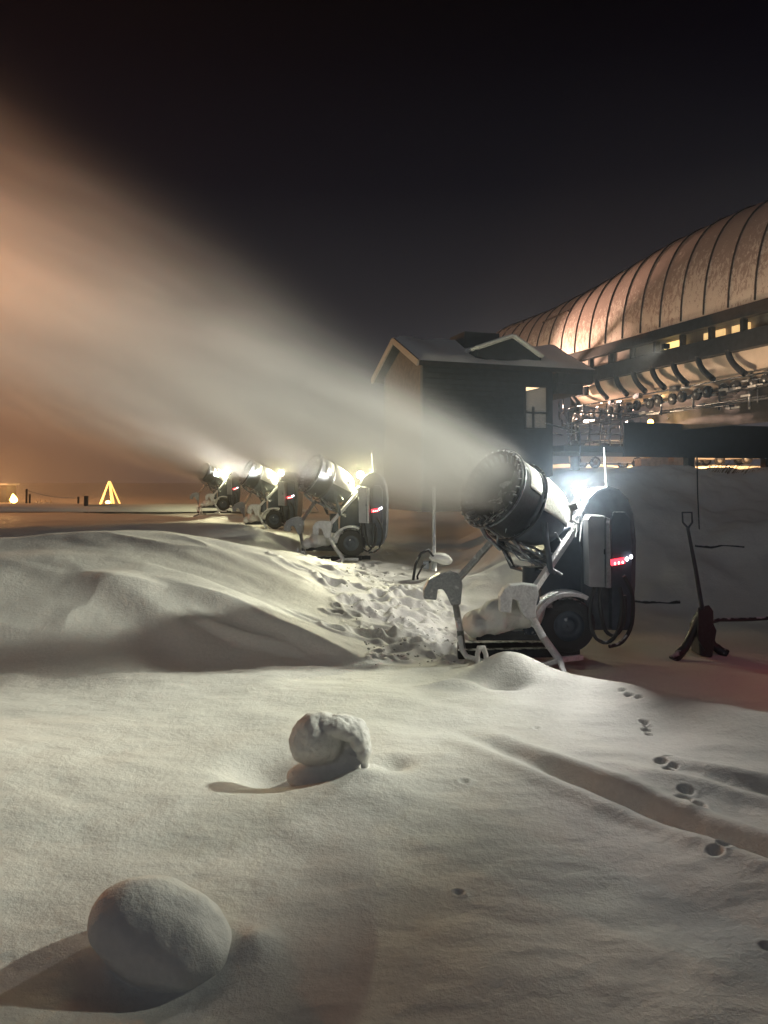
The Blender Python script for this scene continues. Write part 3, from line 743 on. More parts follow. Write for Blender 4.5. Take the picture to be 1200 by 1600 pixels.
# ------------------------------------------------------------------ operator cabin
CO = Vector((1.0, 20.0, 0))
cab_ = empty('operator_cabin', CO + ZU * 1.6); tag(cab_, 'dark timber cabin with snowy roof and one lit window, left of the terminal', 'cabin')
def CF(u_, v_, z_): return CO + UF * u_ + VF * v_ + ZU * z_
def CB(mb, name, m_, parent=None, bevel=0):
    o = mb.build(name, m_, None, bevel); o.parent = parent or cab_
    if parent is None: o.location = -cab_.location.copy()
    return o
RM = Matrix((UF, VF, ZU)).transposed()
def cbox(mb, u0, u1, v0, v1, z0, z1): return mb.box(CF((u0 + u1) / 2, (v0 + v1) / 2, (z0 + z1) / 2), (u1 - u0, v1 - v0, z1 - z0), RM)
WT, EV, RG, D_ = 1.0, 4.93, 5.66, 3.1
mb = MB()           # front wall with window opening: four pieces
cbox(mb, 0, 2.98, 0, .15, WT, EV); cbox(mb, 2.98, 3.70, 0, .15, WT, 3.22); cbox(mb, 2.98, 3.70, 0, .15, 4.44, EV); cbox(mb, 3.70, 3.88, 0, .15, WT, EV)
cbox(mb, 0, 3.88, D_ - .15, D_, WT, EV)
cbox(mb, 3.73, 3.88, .15, D_ - .15, WT, EV)
for k in range(22): cbox(mb, 0.01, 2.96, -.022, .0, 1.75 + k * .145, 1.75 + k * .145 + .128)
front = CB(mb, 'wall', M['wood'])
mb = MB()
mb.prism([CF(0, .15, WT), CF(0, D_ - .15, WT), CF(0, D_ - .15, EV), CF(0, D_ / 2, RG - .12), CF(0, .15, EV)], UF * .14)
CB(mb, 'gable_wall', M['timber'])
mb = MB()
sl = (RG - EV) / (D_ / 2)
for sg in (0, 1):
    v0, v1 = (-.35, D_ / 2) if sg == 0 else (D_ + .35, D_ / 2)
    z0 = EV - .35 * sl
    a, b = CF(-.22, v0, z0), CF(5.05, v0, z0); c, d = CF(5.05, v1, RG), CF(-.22, v1, RG)
    mb.prism([a, b, c, d], ZU * .12)
roof = CB(mb, 'roof', M['beam'])
mb = MB()
for sg in (0, 1):
    v0, v1 = (-.33, D_ / 2) if sg == 0 else (D_ + .33, D_ / 2)
    z0 = EV - .33 * sl + .122
    q = []
    n1, n2 = 40, 14
    for i in range(n1 + 1):
        for j in range(n2 + 1):
            uu = -.2 + 5.22 * i / n1; f = j / n2; vv = v0 + (v1 - v0) * f
            edge = min(1, 6 * f) ** .5 * min(1, (1 - abs(2 * i / n1 - 1)) * 16) ** .5
            q.append(CF(uu, vv, z0 + (RG + .12 - z0) * f + edge * (.09 + .05 * math.sin(uu * 2.1 + f * 3) + .02 * math.sin(uu * 7))))
    mb.add(q, [(i * (n2 + 1) + j, (i + 1) * (n2 + 1) + j, (i + 1) * (n2 + 1) + j + 1, i * (n2 + 1) + j + 1) for i in range(n1) for j in range(n2)], True)
CB(mb, 'roof_snow', M['cap'], roof)
mb = MB()   # barge boards
for v0 in (-.36, D_ + .36):
    mb.bar(CF(-.26, v0, EV - .36 * sl + .06), CF(-.26, D_ / 2, RG + .06), .05, .17)
CB(mb, 'barge_board', M['trim'], roof)
# porch end with stepped soffit
mb = MB(); cbox(mb, 3.90, 5.0, -.25, D_, 4.50, 4.78); cbox(mb, 3.90, 4.75, -.15, D_, 4.22, 4.50)
CB(mb, 'porch_soffit', M['beam'])
# lit window
mb = MB(); cbox(mb, 2.98, 3.03, -.03, .12, 3.22, 4.44); cbox(mb, 3.65, 3.70, -.03, .12, 3.22, 4.44); cbox(mb, 3.03, 3.65, -.03, .12, 3.22, 3.27); cbox(mb, 3.03, 3.65, -.03, .12, 4.39, 4.44); cbox(mb, 3.03, 3.65, -.02, .10, 3.66, 3.71)
cbox(mb, 3.22, 3.29, -.03, .05, 3.27, 3.84)
win = CB(mb, 'window', M['beam'])
mb = MB(); cbox(mb, 3.03, 3.65, 1.2, 1.25, 2.9, 4.42); cbox(mb, 3.02, 3.06, .2, 1.2, 2.9, 4.42)
CB(mb, 'room_wall', mat('lit_room_wall', (.6, .56, .5), .7, emit=(.9, .80, .66), estr=1.1), win)
mb = MB(); mb.add([CF(3.06, .16, 4.43), CF(3.70, .16, 4.43), CF(3.70, 1.2, 4.43), CF(3.06, 1.2, 4.43)], [(0, 1, 2, 3)])
CB(mb, 'lit_ceiling', mat('lit_ceiling', (.8, .6, .4), .6, emit=(1, .66, .36), estr=2.2), win)
CB(cbox(MB(), 3.03, 3.65, .03, .035, 3.27, 4.39), 'pane', mat('pane', (.8, .8, .8), .05), win)
gm = bpy.data.materials['pane']; gm.node_tree.nodes['Principled BSDF'].inputs['Alpha'].default_value = .12
# small gable dormer with a chimney block behind it
mb = MB(); g0, g1 = 1.55, 3.45
mb.prism([CF(g0, -.10, 5.12), CF(g0 + .3, -.10, 5.03), CF(g1 - .3, -.10, 5.10), CF(g1, -.10, 4.98), CF(g1 + .02, -.10, 5.22), CF((g0 + g1) / 2 + .1, -.10, 5.72), CF(g0, -.10, 5.34)], VF * 1.2)
dorm = CB(mb, 'dormer', M['wood'])
s_ = MB()
for k in range(22):
    f = k / 21; uu = g0 + (g1 - g0) * f; z = 5.34 + (5.72 - 5.34) * min(1, f / .55) if f < .55 else 5.72 - .5 * (f - .55) / .45
    for vv in (0, .3, .6, .9): s_.ball(CF(uu, vv - .08, z + .02), (.11, .18, .06), 10, 6)
o = CB(s_, 'dormer_snow', M['cap'], dorm); soften(o, .03, 4)
mb = MB(); cbox(mb, 1.62, 2.7, .9, 1.9, 5.3, 5.98); CB(mb, 'chimney', M['wood'])
# dark service post beside the door and hand rail
sv = empty('hand_rail', CF(3.5, -.6, 2.4)); tag(sv, 'thin sloping hand rail below the lit cabin window', 'rail')
m = MB().tube([CF(3.35, -.5, 3.36) - sv.location, CF(4.3, -.7, 3.12) - sv.location], .02, 6).tube([CF(4.3, -.7, 3.12) - sv.location, CF(4.3, -.7, 2.3) - sv.location], .02, 6)
m.build('bar', M['pipe'], sv)

# ------------------------------------------------------------------ hydrant post, shovel and valve box between the machines
def grounded(px, Y): x = (px - 600) / 1200 * Y; return Vector((x, Y, gz(x, Y)))
h = grounded(681, 13.4)
hyd = empty('hydrant', h); tag(hyd, 'black drum hydrant with snow cap and bent hose, between first and second snow guns', 'hydrant')
MB().lathe((0.05, 0, -.15), (0, 0, 1), [(0, 0), (0, .19), (.38, .20), (.46, .16), (.50, .08), (.50, 0)], 28).build('drum', M['black'], hyd)
soften(MB().ball((.06, 0, .36), (.19, .19, .08), 18, 10).ball((.16, .05, .30), (.14, .16, .08), 12, 8).build('snow_cap', M['cap'], hyd), .02, 5, .015, .06)
MB().tube([(-.02, -.1, .36), (-.14, -.12, .50), (-.27, -.14, .44), (-.36, -.15, .25), (-.40, -.15, 0), (-.38, -.15, -.2)], .024, 10).tube([(-.1, -.1, .3), (-.24, -.14, .22), (-.33, -.15, .05), (-.30, -.15, -.2)], .018, 8).build('hose', M['rubber'], hyd)
MB().box((-.18, -.1, .24), (.10, .08, .14)).build('valve', M['pipe'], hyd, .01)
pp = MB().tube([(0, 0, 0), (.005, 0, 1.5)], .030, 12).tube([(.0, 0, 0), (0, 0, .32)], .05, 12)
o = pp.build('upright_pole', M['galv'], None); o.location = h + Vector((-.02, .25, .1)); tag(o, 'bare upright steel pole rising behind the black hydrant drum', 'pole')
def hit(px, py):
    for y_ in np.arange(4.5, 40, .05):
        p = at(px, py, float(y_))
        if gz(p.x, p.y) >= p.z: return Vector((p.x, p.y, gz(p.x, p.y)))
    return at(px, py, 12)
# shovel
b0 = grounded(1098, 8.6)
vb = empty('valve_stand', b0); tag(vb, 'dark valve stand on splayed legs in the shade, shovel stuck beside it', 'stand')
MB().prism([(-.07, -.1, .02), (.07, -.1, .0), (.12, -.1, .30), (.02, -.1, .52), (-.09, -.1, .34)], (0, .26, 0)).build('body', M['black'], vb, .02)
for pts in ([(-.03, 0, .42), (-.22, -.05, .10), (-.36, -.08, -.03)], [(.05, .05, .30), (.12, .02, .12), (.26, 0, .02)], [(0, .1, .4), (.05, .3, 0)]):
    MB().tube(pts, [.05, .045, .06] if len(pts) == 3 else .04, 10).build('leg', M['black'], vb)
MB().tube([(.06, .03, .36), (.2, .03, .40), (.5, .05, .40), (1.1, .1, .42)], .022, 10).build('pipe', M['rubber'], vb)
sv2 = empty('shovel', b0 + Vector((0, -.12, .42))); tag(sv2, 'snow shovel with D-shaped grip standing upright in the dark at right', 'shovel')
t0 = Vector((-.055, 0, .12)); t1 = Vector((-.20, .04, 1.02))
MB().tube([t0, t0.lerp(t1, .5) + Vector((.006, 0, 0)), t1], [.024, .022, .017], 12).build('shaft', M['wood'], sv2)
MB().tube([t1, t1 + Vector((-.055, 0, .06)), t1 + Vector((-.06, 0, .17)), t1 + Vector((.045, 0, .17)), t1 + Vector((.05, 0, .06)), t1 + Vector((0, 0, -.01))], .011, 8).build('grip', M['wood'], sv2)
bl = MB().prism([(-.10, .0, .14), (.02, .0, .17), (.07, .0, .10), (.08, .0, -.26), (-.02, .0, -.34), (-.10, .0, -.22)], (0, .02, 0))
bl.build('blade', M['black'], sv2, .006)
# hoses/pipes lying on the bank face
for (pts, Y, r, lab) in (([(990, 941), (1008, 943), (1030, 944), (1046, 946), (1062, 945)], 8.9, .018, 'dark hose lying on the snow between near snow gun and valve stand'),
                     ([(1086, 857), (1112, 858), (1130, 859), (1163, 858)], 9.6, .016, 'short dark stick poking out of the snow bank behind the shovel')):
    P = [hit(px, py) + Vector((0, 0, r * .6)) for px, py in pts]
    o = MB().tube(P, [r * (1 + .5 * math.sin(i * 2.0)) for i in range(len(P))], 10).build('hose' if Y < 9 else 'stick', M['rubber'], None, origin=P[0]); tag(o, lab, 'hose' if Y < 9 else 'stick')
p0 = hit(1093, 830); P = [at(1089, 712, p0.y), at(1090, 770, p0.y), p0 - Vector((0, 0, .1))]
o = MB().tube(P, .011, 8).build('marker_pole', M['black'], None, origin=P[2]); tag(o, 'thin dark marker pole standing on the bank above the shovel', 'pole')

# ------------------------------------------------------------------ snow-buried rocks in the foreground
def snow_rock(name, loc, balls, label, disp=.02):
    mb = MB()
    for c, r in balls: mb.ball(c, r, 28, 18)
    o = mb.build(name, M['lump'], None); o.location = loc
    soften(o, .011, 14, disp, .09); tag(o, label, 'snow lump')
    return o
from mathutils import noise as mn
def lump_warp(dents, amp, sc_):
    def fn(v):
        n_ = Vector((v.x, v.y, v.z - .1)).normalized()
        v = v + n_ * amp * (mn.noise(v * sc_) + .45 * mn.noise(v * sc_ * 2.7) + .2 * mn.noise(v * sc_ * 6))
        for c, r, dp in dents:
            d = (v - Vector(c)).length / r
            v = v - n_ * dp * math.exp(-d ** 3)
        return v
    return fn
z = gz(-.86, 2.92)
mb = MB().ball((.0, 0, .085), (.285, .215, .17), 56, 36, Matrix.Rotation(R(22), 3, 'Y'))
mb.ball((-.09, 0, .15), (.15, .16, .125), 40, 24); mb.ball((-.01, .03, .0), (.235, .20, .13), 40, 24)
mb.warp(lump_warp([((.26, -.02, .12), .08, .03)], .024, 3.6))
o = mb.build('snow_lump', M['lump'], None); o.location = (-.84, 2.92, z - .02); soften(o, .010, 22, .006, .05)
tag(o, 'smooth egg-shaped lump of snow at bottom left, casting a long shadow', 'snow lump')
z = gz(-.32, 4.62)
mb = MB().ball((-.10, -.01, .235), (.145, .165, .155), 44, 28)
for c, r_ in (((-.03, 0, .315), (.11, .13, .075)), ((.05, -.01, .325), (.10, .13, .062)), ((.12, -.01, .295), (.085, .13, .062)), ((.175, -.02, .24), (.062, .12, .065)), ((.205, -.04, .175), (.045, .10, .065)),
              ((.215, -.06, .11), (.026, .05, .06)), ((.07, .07, .22), (.15, .06, .13)), ((-.02, -.02, .20), (.09, .09, .12))): mb.ball(c, r_, 28, 18)
mb.warp(lump_warp([((-.08, -.18, .10), .10, .06)], .022, 5.0))
mb.ball((.04, .06, .05), (.18, .12, .12), 32, 20); mb.ball((.14, .02, -.02), (.25, .19, .08), 32, 20); mb.ball((-.08, .02, .0), (.19, .15, .09), 24, 16)
o = mb.build('snow_lump', M['lump'], None); o.location = (-.32, 4.62, z); soften(o, .009, 7, .014, .03)
tag(o, 'undercut mushroom-like snow lump in mid foreground with dark hollow side', 'snow lump')
P = at(795, 1075, 6.62); P.z = gz(P.x, 6.60) + .0
mb = MB(); r4 = random.Random(9)
for k in range(9): mb.ball((r4.uniform(-.09, .09), r4.uniform(-.05, .05), 0), (r4.uniform(.03, .06), r4.uniform(.02, .05), r4.uniform(.008, .016)), 8, 6)
o = mb.build('buried_rock', M['black'], None); o.location = P; tag(o, 'patch of dark rock showing through the hollowed snow mound', 'rock')

# crumbs of snow kicked out of the trodden path and off the machines
r5 = random.Random(31); cx_, cy_ = [], []
for k in range(210):
    yy = r5.uniform(7.4, 14) if k % 3 else r5.uniform(7.4, 10); cx_.append(max(-.1 - (yy - 7.6) * .14, r5.gauss(.6 - (yy - 7.6) * .14, .5))); cy_.append(yy)
cz_ = ground_z(np.array(cx_), np.array(cy_)); mb = MB()
for x_, y_, z_ in zip(cx_, cy_, cz_):
    q = r5.uniform(.006, .017) * (1 if r5.random() < .9 else 1.6)
    mb.ball((x_, y_, z_ + q * .3), (q * r5.uniform(.8, 1.5), q * r5.uniform(.8, 1.4), q * .8), 7, 5, Matrix.Rotation(r5.uniform(0, 3), 3, 'Z'))
o = mb.build('snow_crumbs', M['lump'], None); tag(o, 'loose crumbs of snow strewn over the trodden path by the guns', 'snow crumbs', kind='stuff')

# ------------------------------------------------------------------ far left: lit poles, torch, posts, hut, rope
y = 44.0
o_ = at(171, 786, y); tp = empty('pole_tripod', (o_.x, y, gz(o_.x, y))); tag(tp, 'tall pyramid of glowing orange-lit poles standing on far snow', 'tripod')
hgt = at(0, 752, y).z - tp.location.z
for a in (0, 72, 150, 215, 290):
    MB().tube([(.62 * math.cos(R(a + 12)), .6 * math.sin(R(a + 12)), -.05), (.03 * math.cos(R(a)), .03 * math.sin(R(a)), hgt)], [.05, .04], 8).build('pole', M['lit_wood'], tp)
MB().ball((.02, -.3, .16), (.14, .1, .10), 10, 8).build('fire', M['fire'], tp)
lamp('fire_light', 'POINT', (o_.x, y - .9, tp.location.z + .5), 90, (1, .55, .2), .1)
y = 42.0
o_ = at(22, 786, y); zz = gz(o_.x, y)
tr = empty('torch', (o_.x, y, zz)); tag(tr, 'burning orange torch flame beside the small hut, far left', 'torch')
MB().tube([(0, 0, -.1), (0, 0, .22)], .04, 8).build('stake', M['wood'], tr)
MB().lathe((0, 0, .16), (-.12, 0, 1), [(0, .04), (.07, .17), (.18, .20), (.34, .12), (.50, .02)], 14).build('flame', M['fire'], tr)
lamp('torch_light', 'POINT', (o_.x + .2, y - 1.0, zz + .9), 420, (1, .52, .18), .15)
o_ = at(7, 786, 46); zz = gz(o_.x, 46)
hut = empty('hut', (o_.x, 46, zz)); tag(hut, 'small torch-lit hut with flat snowy roof at the left edge', 'hut')
MB().box((0, 0, .45), (.85, 1.2, 1.1)).build('wall', M['timber'], hut, .01)
MB().box((0, 0, 1.05), (1.1, 1.5, .10)).build('roof', M['cap'], hut, .03)
MB().box((.25, -.61, .35), (.3, .03, .8)).build('door', M['wood'], hut)
for (px, top, bot, dd, lab) in ((41, 764, 790, 38, 'leaning fence post at the left end of the sagging rope'), (46, 772, 791, 37.5, 'short stake close beside the rope post, right of the torch'),
                          (122, 776, 791, 38, 'thin short stake left of the tallest post near the lit pyramid'), (134, 775, 795, 36, 'dark thick post left of the glowing pole pyramid')):
    p = at(px, bot, dd); z0 = gz(p.x, dd); z1 = at(px, top, dd).z
    o = MB().tube([(0, 0, -.1), (.02, 0, z1 - z0)], .05 if px != 134 else .10, 8).build('fence_post', M['wood'], None); o.location = (p.x, dd, z0); tag(o, lab, 'post', 'posts on the far snow')
a, b = at(41, 766, 38), at(122, 778, 38)
o = MB().tube([a.lerp(b, k / 10) - Vector((0, 0, .12 * math.sin(k / 10 * math.pi))) for k in range(11)], .018, 6).build('rope', M['galv'], None, origin=a); tag(o, 'pale rope sagging between far posts on the left', 'rope')
o_ = at(70, 786, 40); bs = empty('snowy_bush', (o_.x, 40, gz(o_.x, 40))); tag(bs, 'low bush heaped with snow between torch and rope posts', 'bush')
mb = MB(); 
for k in range(12): mb.ball((r4.uniform(-.5, .6), r4.uniform(-.3, .3), r4.uniform(0, .16) + (.18 if k < 4 else 0)), (r4.uniform(.08, .2), .18, r4.uniform(.05, .12)), 9, 6)
mb.build('snow', M['cap'], bs)
mb = MB()
for k in range(24):
    x0 = r4.uniform(-.5, .6); mb.tube([(x0, -.1, 0), (x0 + r4.uniform(-.2, .2), -.15, r4.uniform(.2, .5))], .008, 4)
mb.build('twigs', M['twig'], bs)
# long low berm lit by the torches
mb = MB(); vs = []; n1, n2 = 120, 12
for i in range(n1 + 1):
    x = -30 + 27 * i / n1
    for j in range(n2 + 1):
        a = math.pi * j / n2; yy = 36.5 + .9 * math.cos(a) * -1
        zz = .42 + .42 * math.sin(a) ** .7 * (.85 + .25 * float(fbm(np.array([x * .45]), np.array([3.3]), 3, 8)[0])) * min(1, (27 - (x + 30)) / 1.5) * ss(-27, -17, x)
        vs.append((x, yy + .2 * math.sin(x * .7), float(zz)))
mb.add(vs, [(i * (n2 + 1) + j, (i + 1) * (n2 + 1) + j, (i + 1) * (n2 + 1) + j + 1, i * (n2 + 1) + j + 1) for i in range(n1) for j in range(n2)], True)
o = mb.build('snow_berm', M['snow'], None); tag(o, kind='structure')

# ------------------------------------------------------------------ far right: car park beyond the bank
for (px, w_, h_, dd, lab, py) in ((1012, .95, .72, 36, 'low orange-lit block, left of the three beyond the bank', 735), (1035, 1.5, .95, 37, 'middle orange-lit block beyond the bank, widest of three', 735), (1064, 1.0, 1.1, 36.2, 'orange-lit block beyond the bank, tallest and rightmost of three', 735)):
    p = at(px, py, dd); z0 = gz(p.x, dd)
    top = at(px, {1012: 719, 1035: 714, 1064: 713}[px], dd).z
    mb = MB(); mb.box((0, 0, (top - z0) / 2 - .1), (w_, .9, top - z0 + .2)); mb.box((0, 0, top - z0 + .02), (w_ + .06, .96, .10))
    o = mb.build('barrier_block', M['barrier'], None, .03); o.location = (p.x, dd, z0); tag(o, lab, 'block', 'blocks beyond the bank')
def make_car():
    r = empty('parked_car', (0, 0, 0))
    prof = [(-2.1, .35), (-2.15, .75), (-1.95, .92), (-1.5, .98), (-1.0, 1.42), (.55, 1.46), (1.15, 1.0), (1.95, .88), (2.12, .7), (2.1, .35)]
    MB().prism([(x, -.85, z) for x, z in prof], (0, 1.7, 0)).build('body', M['car'], r, .06)
    MB().prism([(-1.36, -.86, 1.0), (-.92, -.86, 1.36), (.48, -.86, 1.39), (.98, -.86, 1.0)], (0, 1.72, 0)).build('window', M['dark_glass'], r, .01)
    MB().prism([(-1.5, -.8, 1.0), (-1.0, -.8, 1.45), (.55, -.8, 1.48), (.6, -.8, 1.60), (-1.0, -.8, 1.58)], (0, 1.6, 0)).build('snow_cap', M['cap'], r, .05)
    for x in (-1.3, 1.3):
        for yy in (-.88, .70):
            wh = MB().lathe((x, yy, .33), (0, 1, 0), [(0, .2), (0, .3), (.03, .33), (.16, .33), (.18, .3), (.18, .2)], 20).build('wheel', M['rubber'], r)
            MB().lathe((x, yy + .02, .33), (0, 1, 0), [(0, 0), (.0, .2), (.13, .2), (.13, 0)], 14).build('rim', M['galv'], wh)
    for yy in (-.6, .6): MB().ball((2.08, yy, .72), (.06, .14, .08), 8, 6).build('headlight', M['panel'], r)
    return r
car = make_car()
for i, (px, dd, rz, lab) in enumerate(((1082, 47, R(6), 'snow-topped pale car parked left of the column base beyond the bank'), (1128, 50, R(-8), 'snow-topped pale car parked behind the dry grass beyond the bank'), (952, 44, R(12), 'snow-topped pale car glimpsed above the near lamp beyond the bank'))):
    o = car if i == 0 else copy_tree(car)
    p = at(px, 730, dd); o.location = (p.x, dd, gz(p.x, dd)); o.rotation_euler = (0, 0, rz); tag(o, lab, 'car', 'cars parked beyond the bank')
mb = MB()
for k in range(150):
    x0 = at(r4.uniform(1100, 1200), 0, 14.5).x; y0 = 14.5 + r4.uniform(-.5, .5); z0 = 1.9; L_ = r4.uniform(.05, .38) * (1 if x0 < 6.6 else .4)
    mb.tube([(x0, y0, z0), (x0 + L_ * .6, y0, z0 + L_ * .8)], [.005, .002], 3)
o = mb.build('dry_grass', M['twig'], None); tag(o, 'dry grass stalks poking from the crest of the bank, far right', 'grass', kind='stuff')
lamp('car_park_light', 'POINT', (17, 46, 7.0), 7500, (1.0, .55, .25), .3)

# ------------------------------------------------------------------ the floodlight just outside the frame (lights the foreground)
fm = empty('floodlight_mast', (KEY.x + .12, KEY.y + .05, gz(KEY.x, KEY.y))); tag(fm, 'floodlight mast outside the right edge lighting the foreground snow', 'floodlight')
zt = KEY.z - fm.location.z
MB().tube([(0, 0, -.3), (0, 0, zt - .1)], .05, 12).build('pole', M['galv'], fm)
MB().lathe((.02, .03, zt + .02), Vector((-.85, -.2, -.3)), [(0, 0), (0, .06), (.08, .12), (.085, .12), (.01, .05), (.01, 0)], 20).build('lamp_housing', M['black'], fm)
MB().ball((-.03, -.05, .75), .05, 12, 8).build('red_beacon', M['red'], fm)
lamp('red_glow', 'SPOT', (5.6, 6.4, .9), 34, (1, .05, .10), .05, aim=(3.3, 7.4, -.1), cone=95, blend=1)

# ------------------------------------------------------------------ beams and spray
for i, (mw, d, lw) in enumerate(PLUME):
    side = Vector((d.x, d.y, 0)).normalized()
    lamp('spray_fill', 'SPOT', lw + Vector((-.17, -.44, -.16)), P_BEAM * (1.35, 4.5, 5, 14)[i], (1, .98, .86), .03, aim=mw + d * 4 + Vector((0, -.1, .1)), cone=50, blend=1.0)  # added beam per gun to brighten the spray at the muzzle

def plume_material(name, D0, k, s0, Lp, seed, aniso=.15):
    m = bpy.data.materials.new(name); m.use_nodes = True
    n = m.node_tree.nodes; l = m.node_tree.links; n.clear()
    o = n.new('ShaderNodeOutputMaterial'); v = n.new('ShaderNodeVolumePrincipled'); l.new(v.outputs[0], o.inputs['Volume'])
    v.inputs['Color'].default_value = (.96, .96, .96, 1); v.inputs['Anisotropy'].default_value = aniso
    g_ = n.new('ShaderNodeTexCoord'); sp = n.new('ShaderNodeSeparateXYZ'); l.new(g_.outputs['Object'], sp.inputs[0])
    def math_(op, a, b=None, c=None):
        q = n.new('ShaderNodeMath'); q.operation = op
        for i_, x in enumerate((a, b, c)):
            if x is None: continue
            if isinstance(x, (int, float)): q.inputs[i_].default_value = x
            else: l.new(x, q.inputs[i_])
        return q.outputs[0]
    mp = n.new('ShaderNodeMapping'); l.new(g_.outputs['Object'], mp.inputs[0]); mp.inputs['Scale'].default_value = (1.0, 1.0, .22); mp.inputs['Location'].default_value = (seed, seed * 2, 0)
    nz = n.new('ShaderNodeTexNoise'); nz.inputs['Scale'].default_value = 2.1; nz.inputs['Detail'].default_value = 5; nz.inputs['Distortion'].default_value = .4; l.new(mp.outputs[0], nz.inputs['Vector'])
    sg = math_('MULTIPLY_ADD', sp.outputs['Z'], k, s0)
    r2 = math_('ADD', math_('MULTIPLY', sp.outputs['X'], sp.outputs['X']), math_('MULTIPLY', sp.outputs['Y'], sp.outputs['Y']))
    q = math_('POWER', math_('DIVIDE', r2, math_('MULTIPLY', sg, sg)), 1.35)
    gs = math_('POWER', 2.71828, math_('MULTIPLY', q, -1.15))
    fall = math_('POWER', math_('DIVIDE', s0, sg), 2.25)
    ed = n.new('ShaderNodeMapRange'); ed.interpolation_type = 'SMOOTHSTEP'; l.new(sp.outputs['Z'], ed.inputs[0])
    ed.inputs[1].default_value = Lp * .55; ed.inputs[2].default_value = Lp * .98; ed.inputs[3].default_value = 1; ed.inputs[4].default_value = 0
    nm = n.new('ShaderNodeMapRange'); l.new(nz.outputs[0], nm.inputs[0]); nm.inputs[1].default_value = .32; nm.inputs[2].default_value = .66; nm.inputs[3].default_value = .12; nm.inputs[4].default_value = 1.8
    dens = math_('MULTIPLY', math_('MULTIPLY', gs, fall), math_('MULTIPLY', math_('MULTIPLY', ed.outputs[0], nm.outputs[0]), D0))
    l.new(dens, v.inputs['Density'])
    return m
LABP = ['white spray cloud blown up-left by the nearest snow gun', 'white spray cloud blown by the second snow gun back', 'white spray cloud blown by the third snow gun back', 'bright short spray cloud blown by the farthest snow gun']
for i, (mw, d, lw) in enumerate(PLUME):
    Lp, k, s0, D0 = ((11, .11, .28, 4.6), (13, .11, .28, 3.2), (13, .11, .28, 3.2), (12, .11, .34, 7.0))[i]
    mb = MB(); prof = [(0, 0.0)] + [(Lp * j / 10, 2.05 * (s0 + k * Lp * j / 10)) for j in range(11)] + [(Lp, 0)]
    mb.lathe((0, 0, 0), (0, 0, 1), prof, 24, ref=(1, 0, 0))
    o = mb.build('snow_spray', plume_material('spray', D0, k, s0, Lp, 3.1 * i + 1), None)
    o.location = mw - d * .12; o.rotation_euler = d.to_track_quat('Z', 'Y').to_euler()
    tag(o, LABP[i], 'snow spray', 'spray clouds of the snow guns', kind='stuff')

# tinted mist balls added round the lamps to imitate lens glow
im = bpy.data.materials.new('halo_mist'); im.use_nodes = True; n = im.node_tree.nodes; l = im.node_tree.links; n.clear()
o_ = n.new('ShaderNodeOutputMaterial'); v = n.new('ShaderNodeVolumePrincipled'); l.new(v.outputs[0], o_.inputs['Volume'])
v.inputs['Color'].default_value = (.62, .80, 1, 1); v.inputs['Anisotropy'].default_value = .2
g_ = n.new('ShaderNodeTexCoord'); ln_ = n.new('ShaderNodeVectorMath'); ln_.operation = 'LENGTH'; l.new(g_.outputs['Object'], ln_.inputs[0])
mr = n.new('ShaderNodeMapRange'); mr.interpolation_type = 'SMOOTHSTEP'; l.new(ln_.outputs['Value'], mr.inputs[0])
mr.inputs[1].default_value = 0; mr.inputs[2].default_value = .45; mr.inputs[3].default_value = 1; mr.inputs[4].default_value = 0
pw = n.new('ShaderNodeMath'); pw.operation = 'POWER'; l.new(mr.outputs[0], pw.inputs[0]); pw.inputs[1].default_value = 2
ml = n.new('ShaderNodeMath'); ml.operation = 'MULTIPLY'; l.new(pw.outputs[0], ml.inputs[0]); ml.inputs[1].default_value = .040
mr2 = n.new('ShaderNodeMapRange'); mr2.interpolation_type = 'SMOOTHSTEP'; l.new(ln_.outputs['Value'], mr2.inputs[0]); mr2.inputs[1].default_value = .1; mr2.inputs[2].default_value = .98; mr2.inputs[3].default_value = .009; mr2.inputs[4].default_value = 0
ad = n.new('ShaderNodeMath'); l.new(ml.outputs[0], ad.inputs[0]); l.new(mr2.outputs[0], ad.inputs[1]); l.new(ad.outputs[0], v.inputs['Density'])
im2 = im.copy(); im2.name = 'halo_mist_far'
for q_ in im2.node_tree.nodes:
    if q_.type == 'MATH' and q_.operation == 'MULTIPLY': q_.inputs[1].default_value = .055
    if q_.type == 'PRINCIPLED_VOLUME': q_.inputs['Color'].default_value = (1, .97, .80, 1)
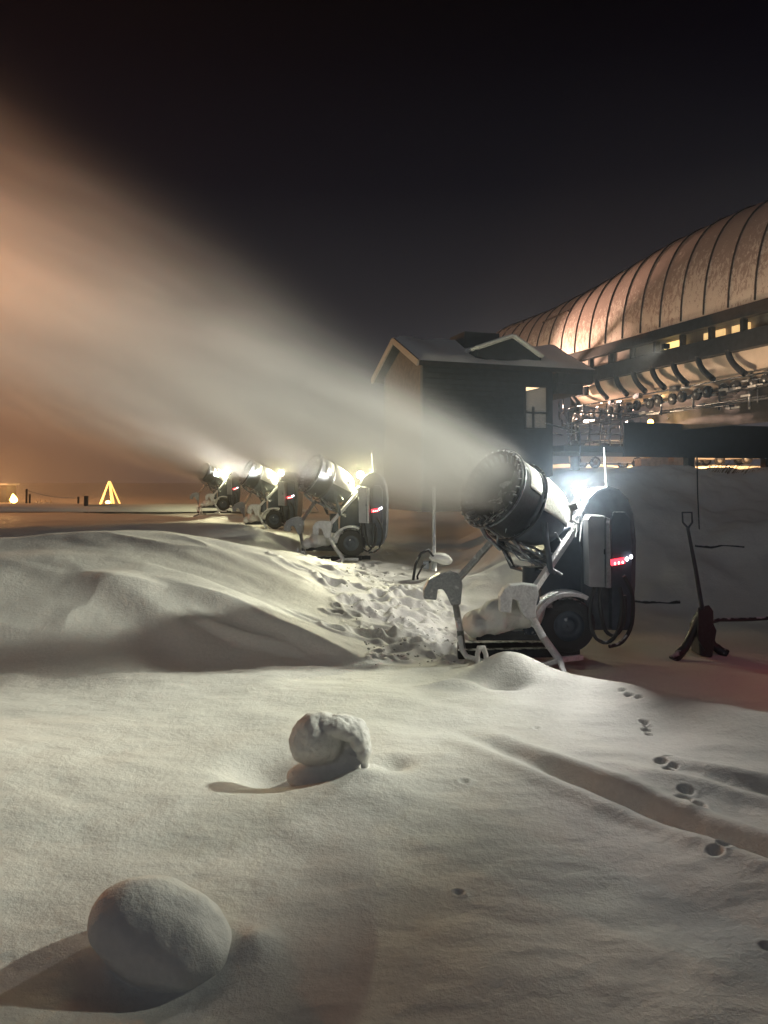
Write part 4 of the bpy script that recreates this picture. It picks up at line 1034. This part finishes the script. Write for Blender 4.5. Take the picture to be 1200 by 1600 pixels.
for i, (mw, d, lw) in enumerate(PLUME):
    o = MB().ball((0, 0, 0), 1.0, 20, 12).build('halo_mist', im2 if i else im, None); o.location = lw; o.scale = (3.2, 3.2, 2.6)
    tag(o, 'added mist forming a halo round the lamp of the %s snow gun' % ('nearest', 'second', 'third', 'farthest')[i], 'mist', 'halo mist added round the lamps', kind='stuff')

# drifting snow dust over the far left, glowing in the street light
dm = bpy.data.materials.new('drifting_dust'); dm.use_nodes = True; n = dm.node_tree.nodes; l = dm.node_tree.links; n.clear()
o_ = n.new('ShaderNodeOutputMaterial'); v = n.new('ShaderNodeVolumePrincipled'); l.new(v.outputs[0], o_.inputs['Volume'])
v.inputs['Color'].default_value = (.96, .96, .96, 1)
g_ = n.new('ShaderNodeTexCoord'); ln_ = n.new('ShaderNodeVectorMath'); ln_.operation = 'LENGTH'; l.new(g_.outputs['Object'], ln_.inputs[0])
nz = n.new('ShaderNodeTexNoise'); nz.inputs['Scale'].default_value = 2.2; nz.inputs['Detail'].default_value = 3; l.new(g_.outputs['Object'], nz.inputs['Vector'])
mr = n.new('ShaderNodeMapRange'); mr.interpolation_type = 'SMOOTHSTEP'; l.new(ln_.outputs['Value'], mr.inputs[0])
mr.inputs[1].default_value = .15; mr.inputs[2].default_value = .98; mr.inputs[3].default_value = .055; mr.inputs[4].default_value = 0
ml = n.new('ShaderNodeMath'); ml.operation = 'MULTIPLY'; l.new(mr.outputs[0], ml.inputs[0]); l.new(nz.outputs[0], ml.inputs[1]); l.new(ml.outputs[0], v.inputs['Density'])
o = MB().ball((0, 0, 0), 1.0, 32, 18).build('drifting_snow', dm, None); o.location = (-34, 66, 0.0); o.scale = (46, 40, 15)
tag(o, 'orange-lit cloud of drifting snow dust over the far left', 'snow dust', kind='stuff')

# ------------------------------------------------------------------ frosty air
hm = bpy.data.materials.new('haze'); hm.use_nodes = True; n = hm.node_tree.nodes; n.clear()
o_ = n.new('ShaderNodeOutputMaterial'); v = n.new('ShaderNodeVolumePrincipled'); hm.node_tree.links.new(v.outputs[0], o_.inputs['Volume'])
v.inputs['Color'].default_value = (.95, .96, 1, 1); v.inputs['Density'].default_value = HAZE; v.inputs['Anisotropy'].default_value = .45
hz = MB().box((0, 120, 5.0), (640, 380, 16.0)).build('haze', hm, None); tag(hz, kind='stuff')
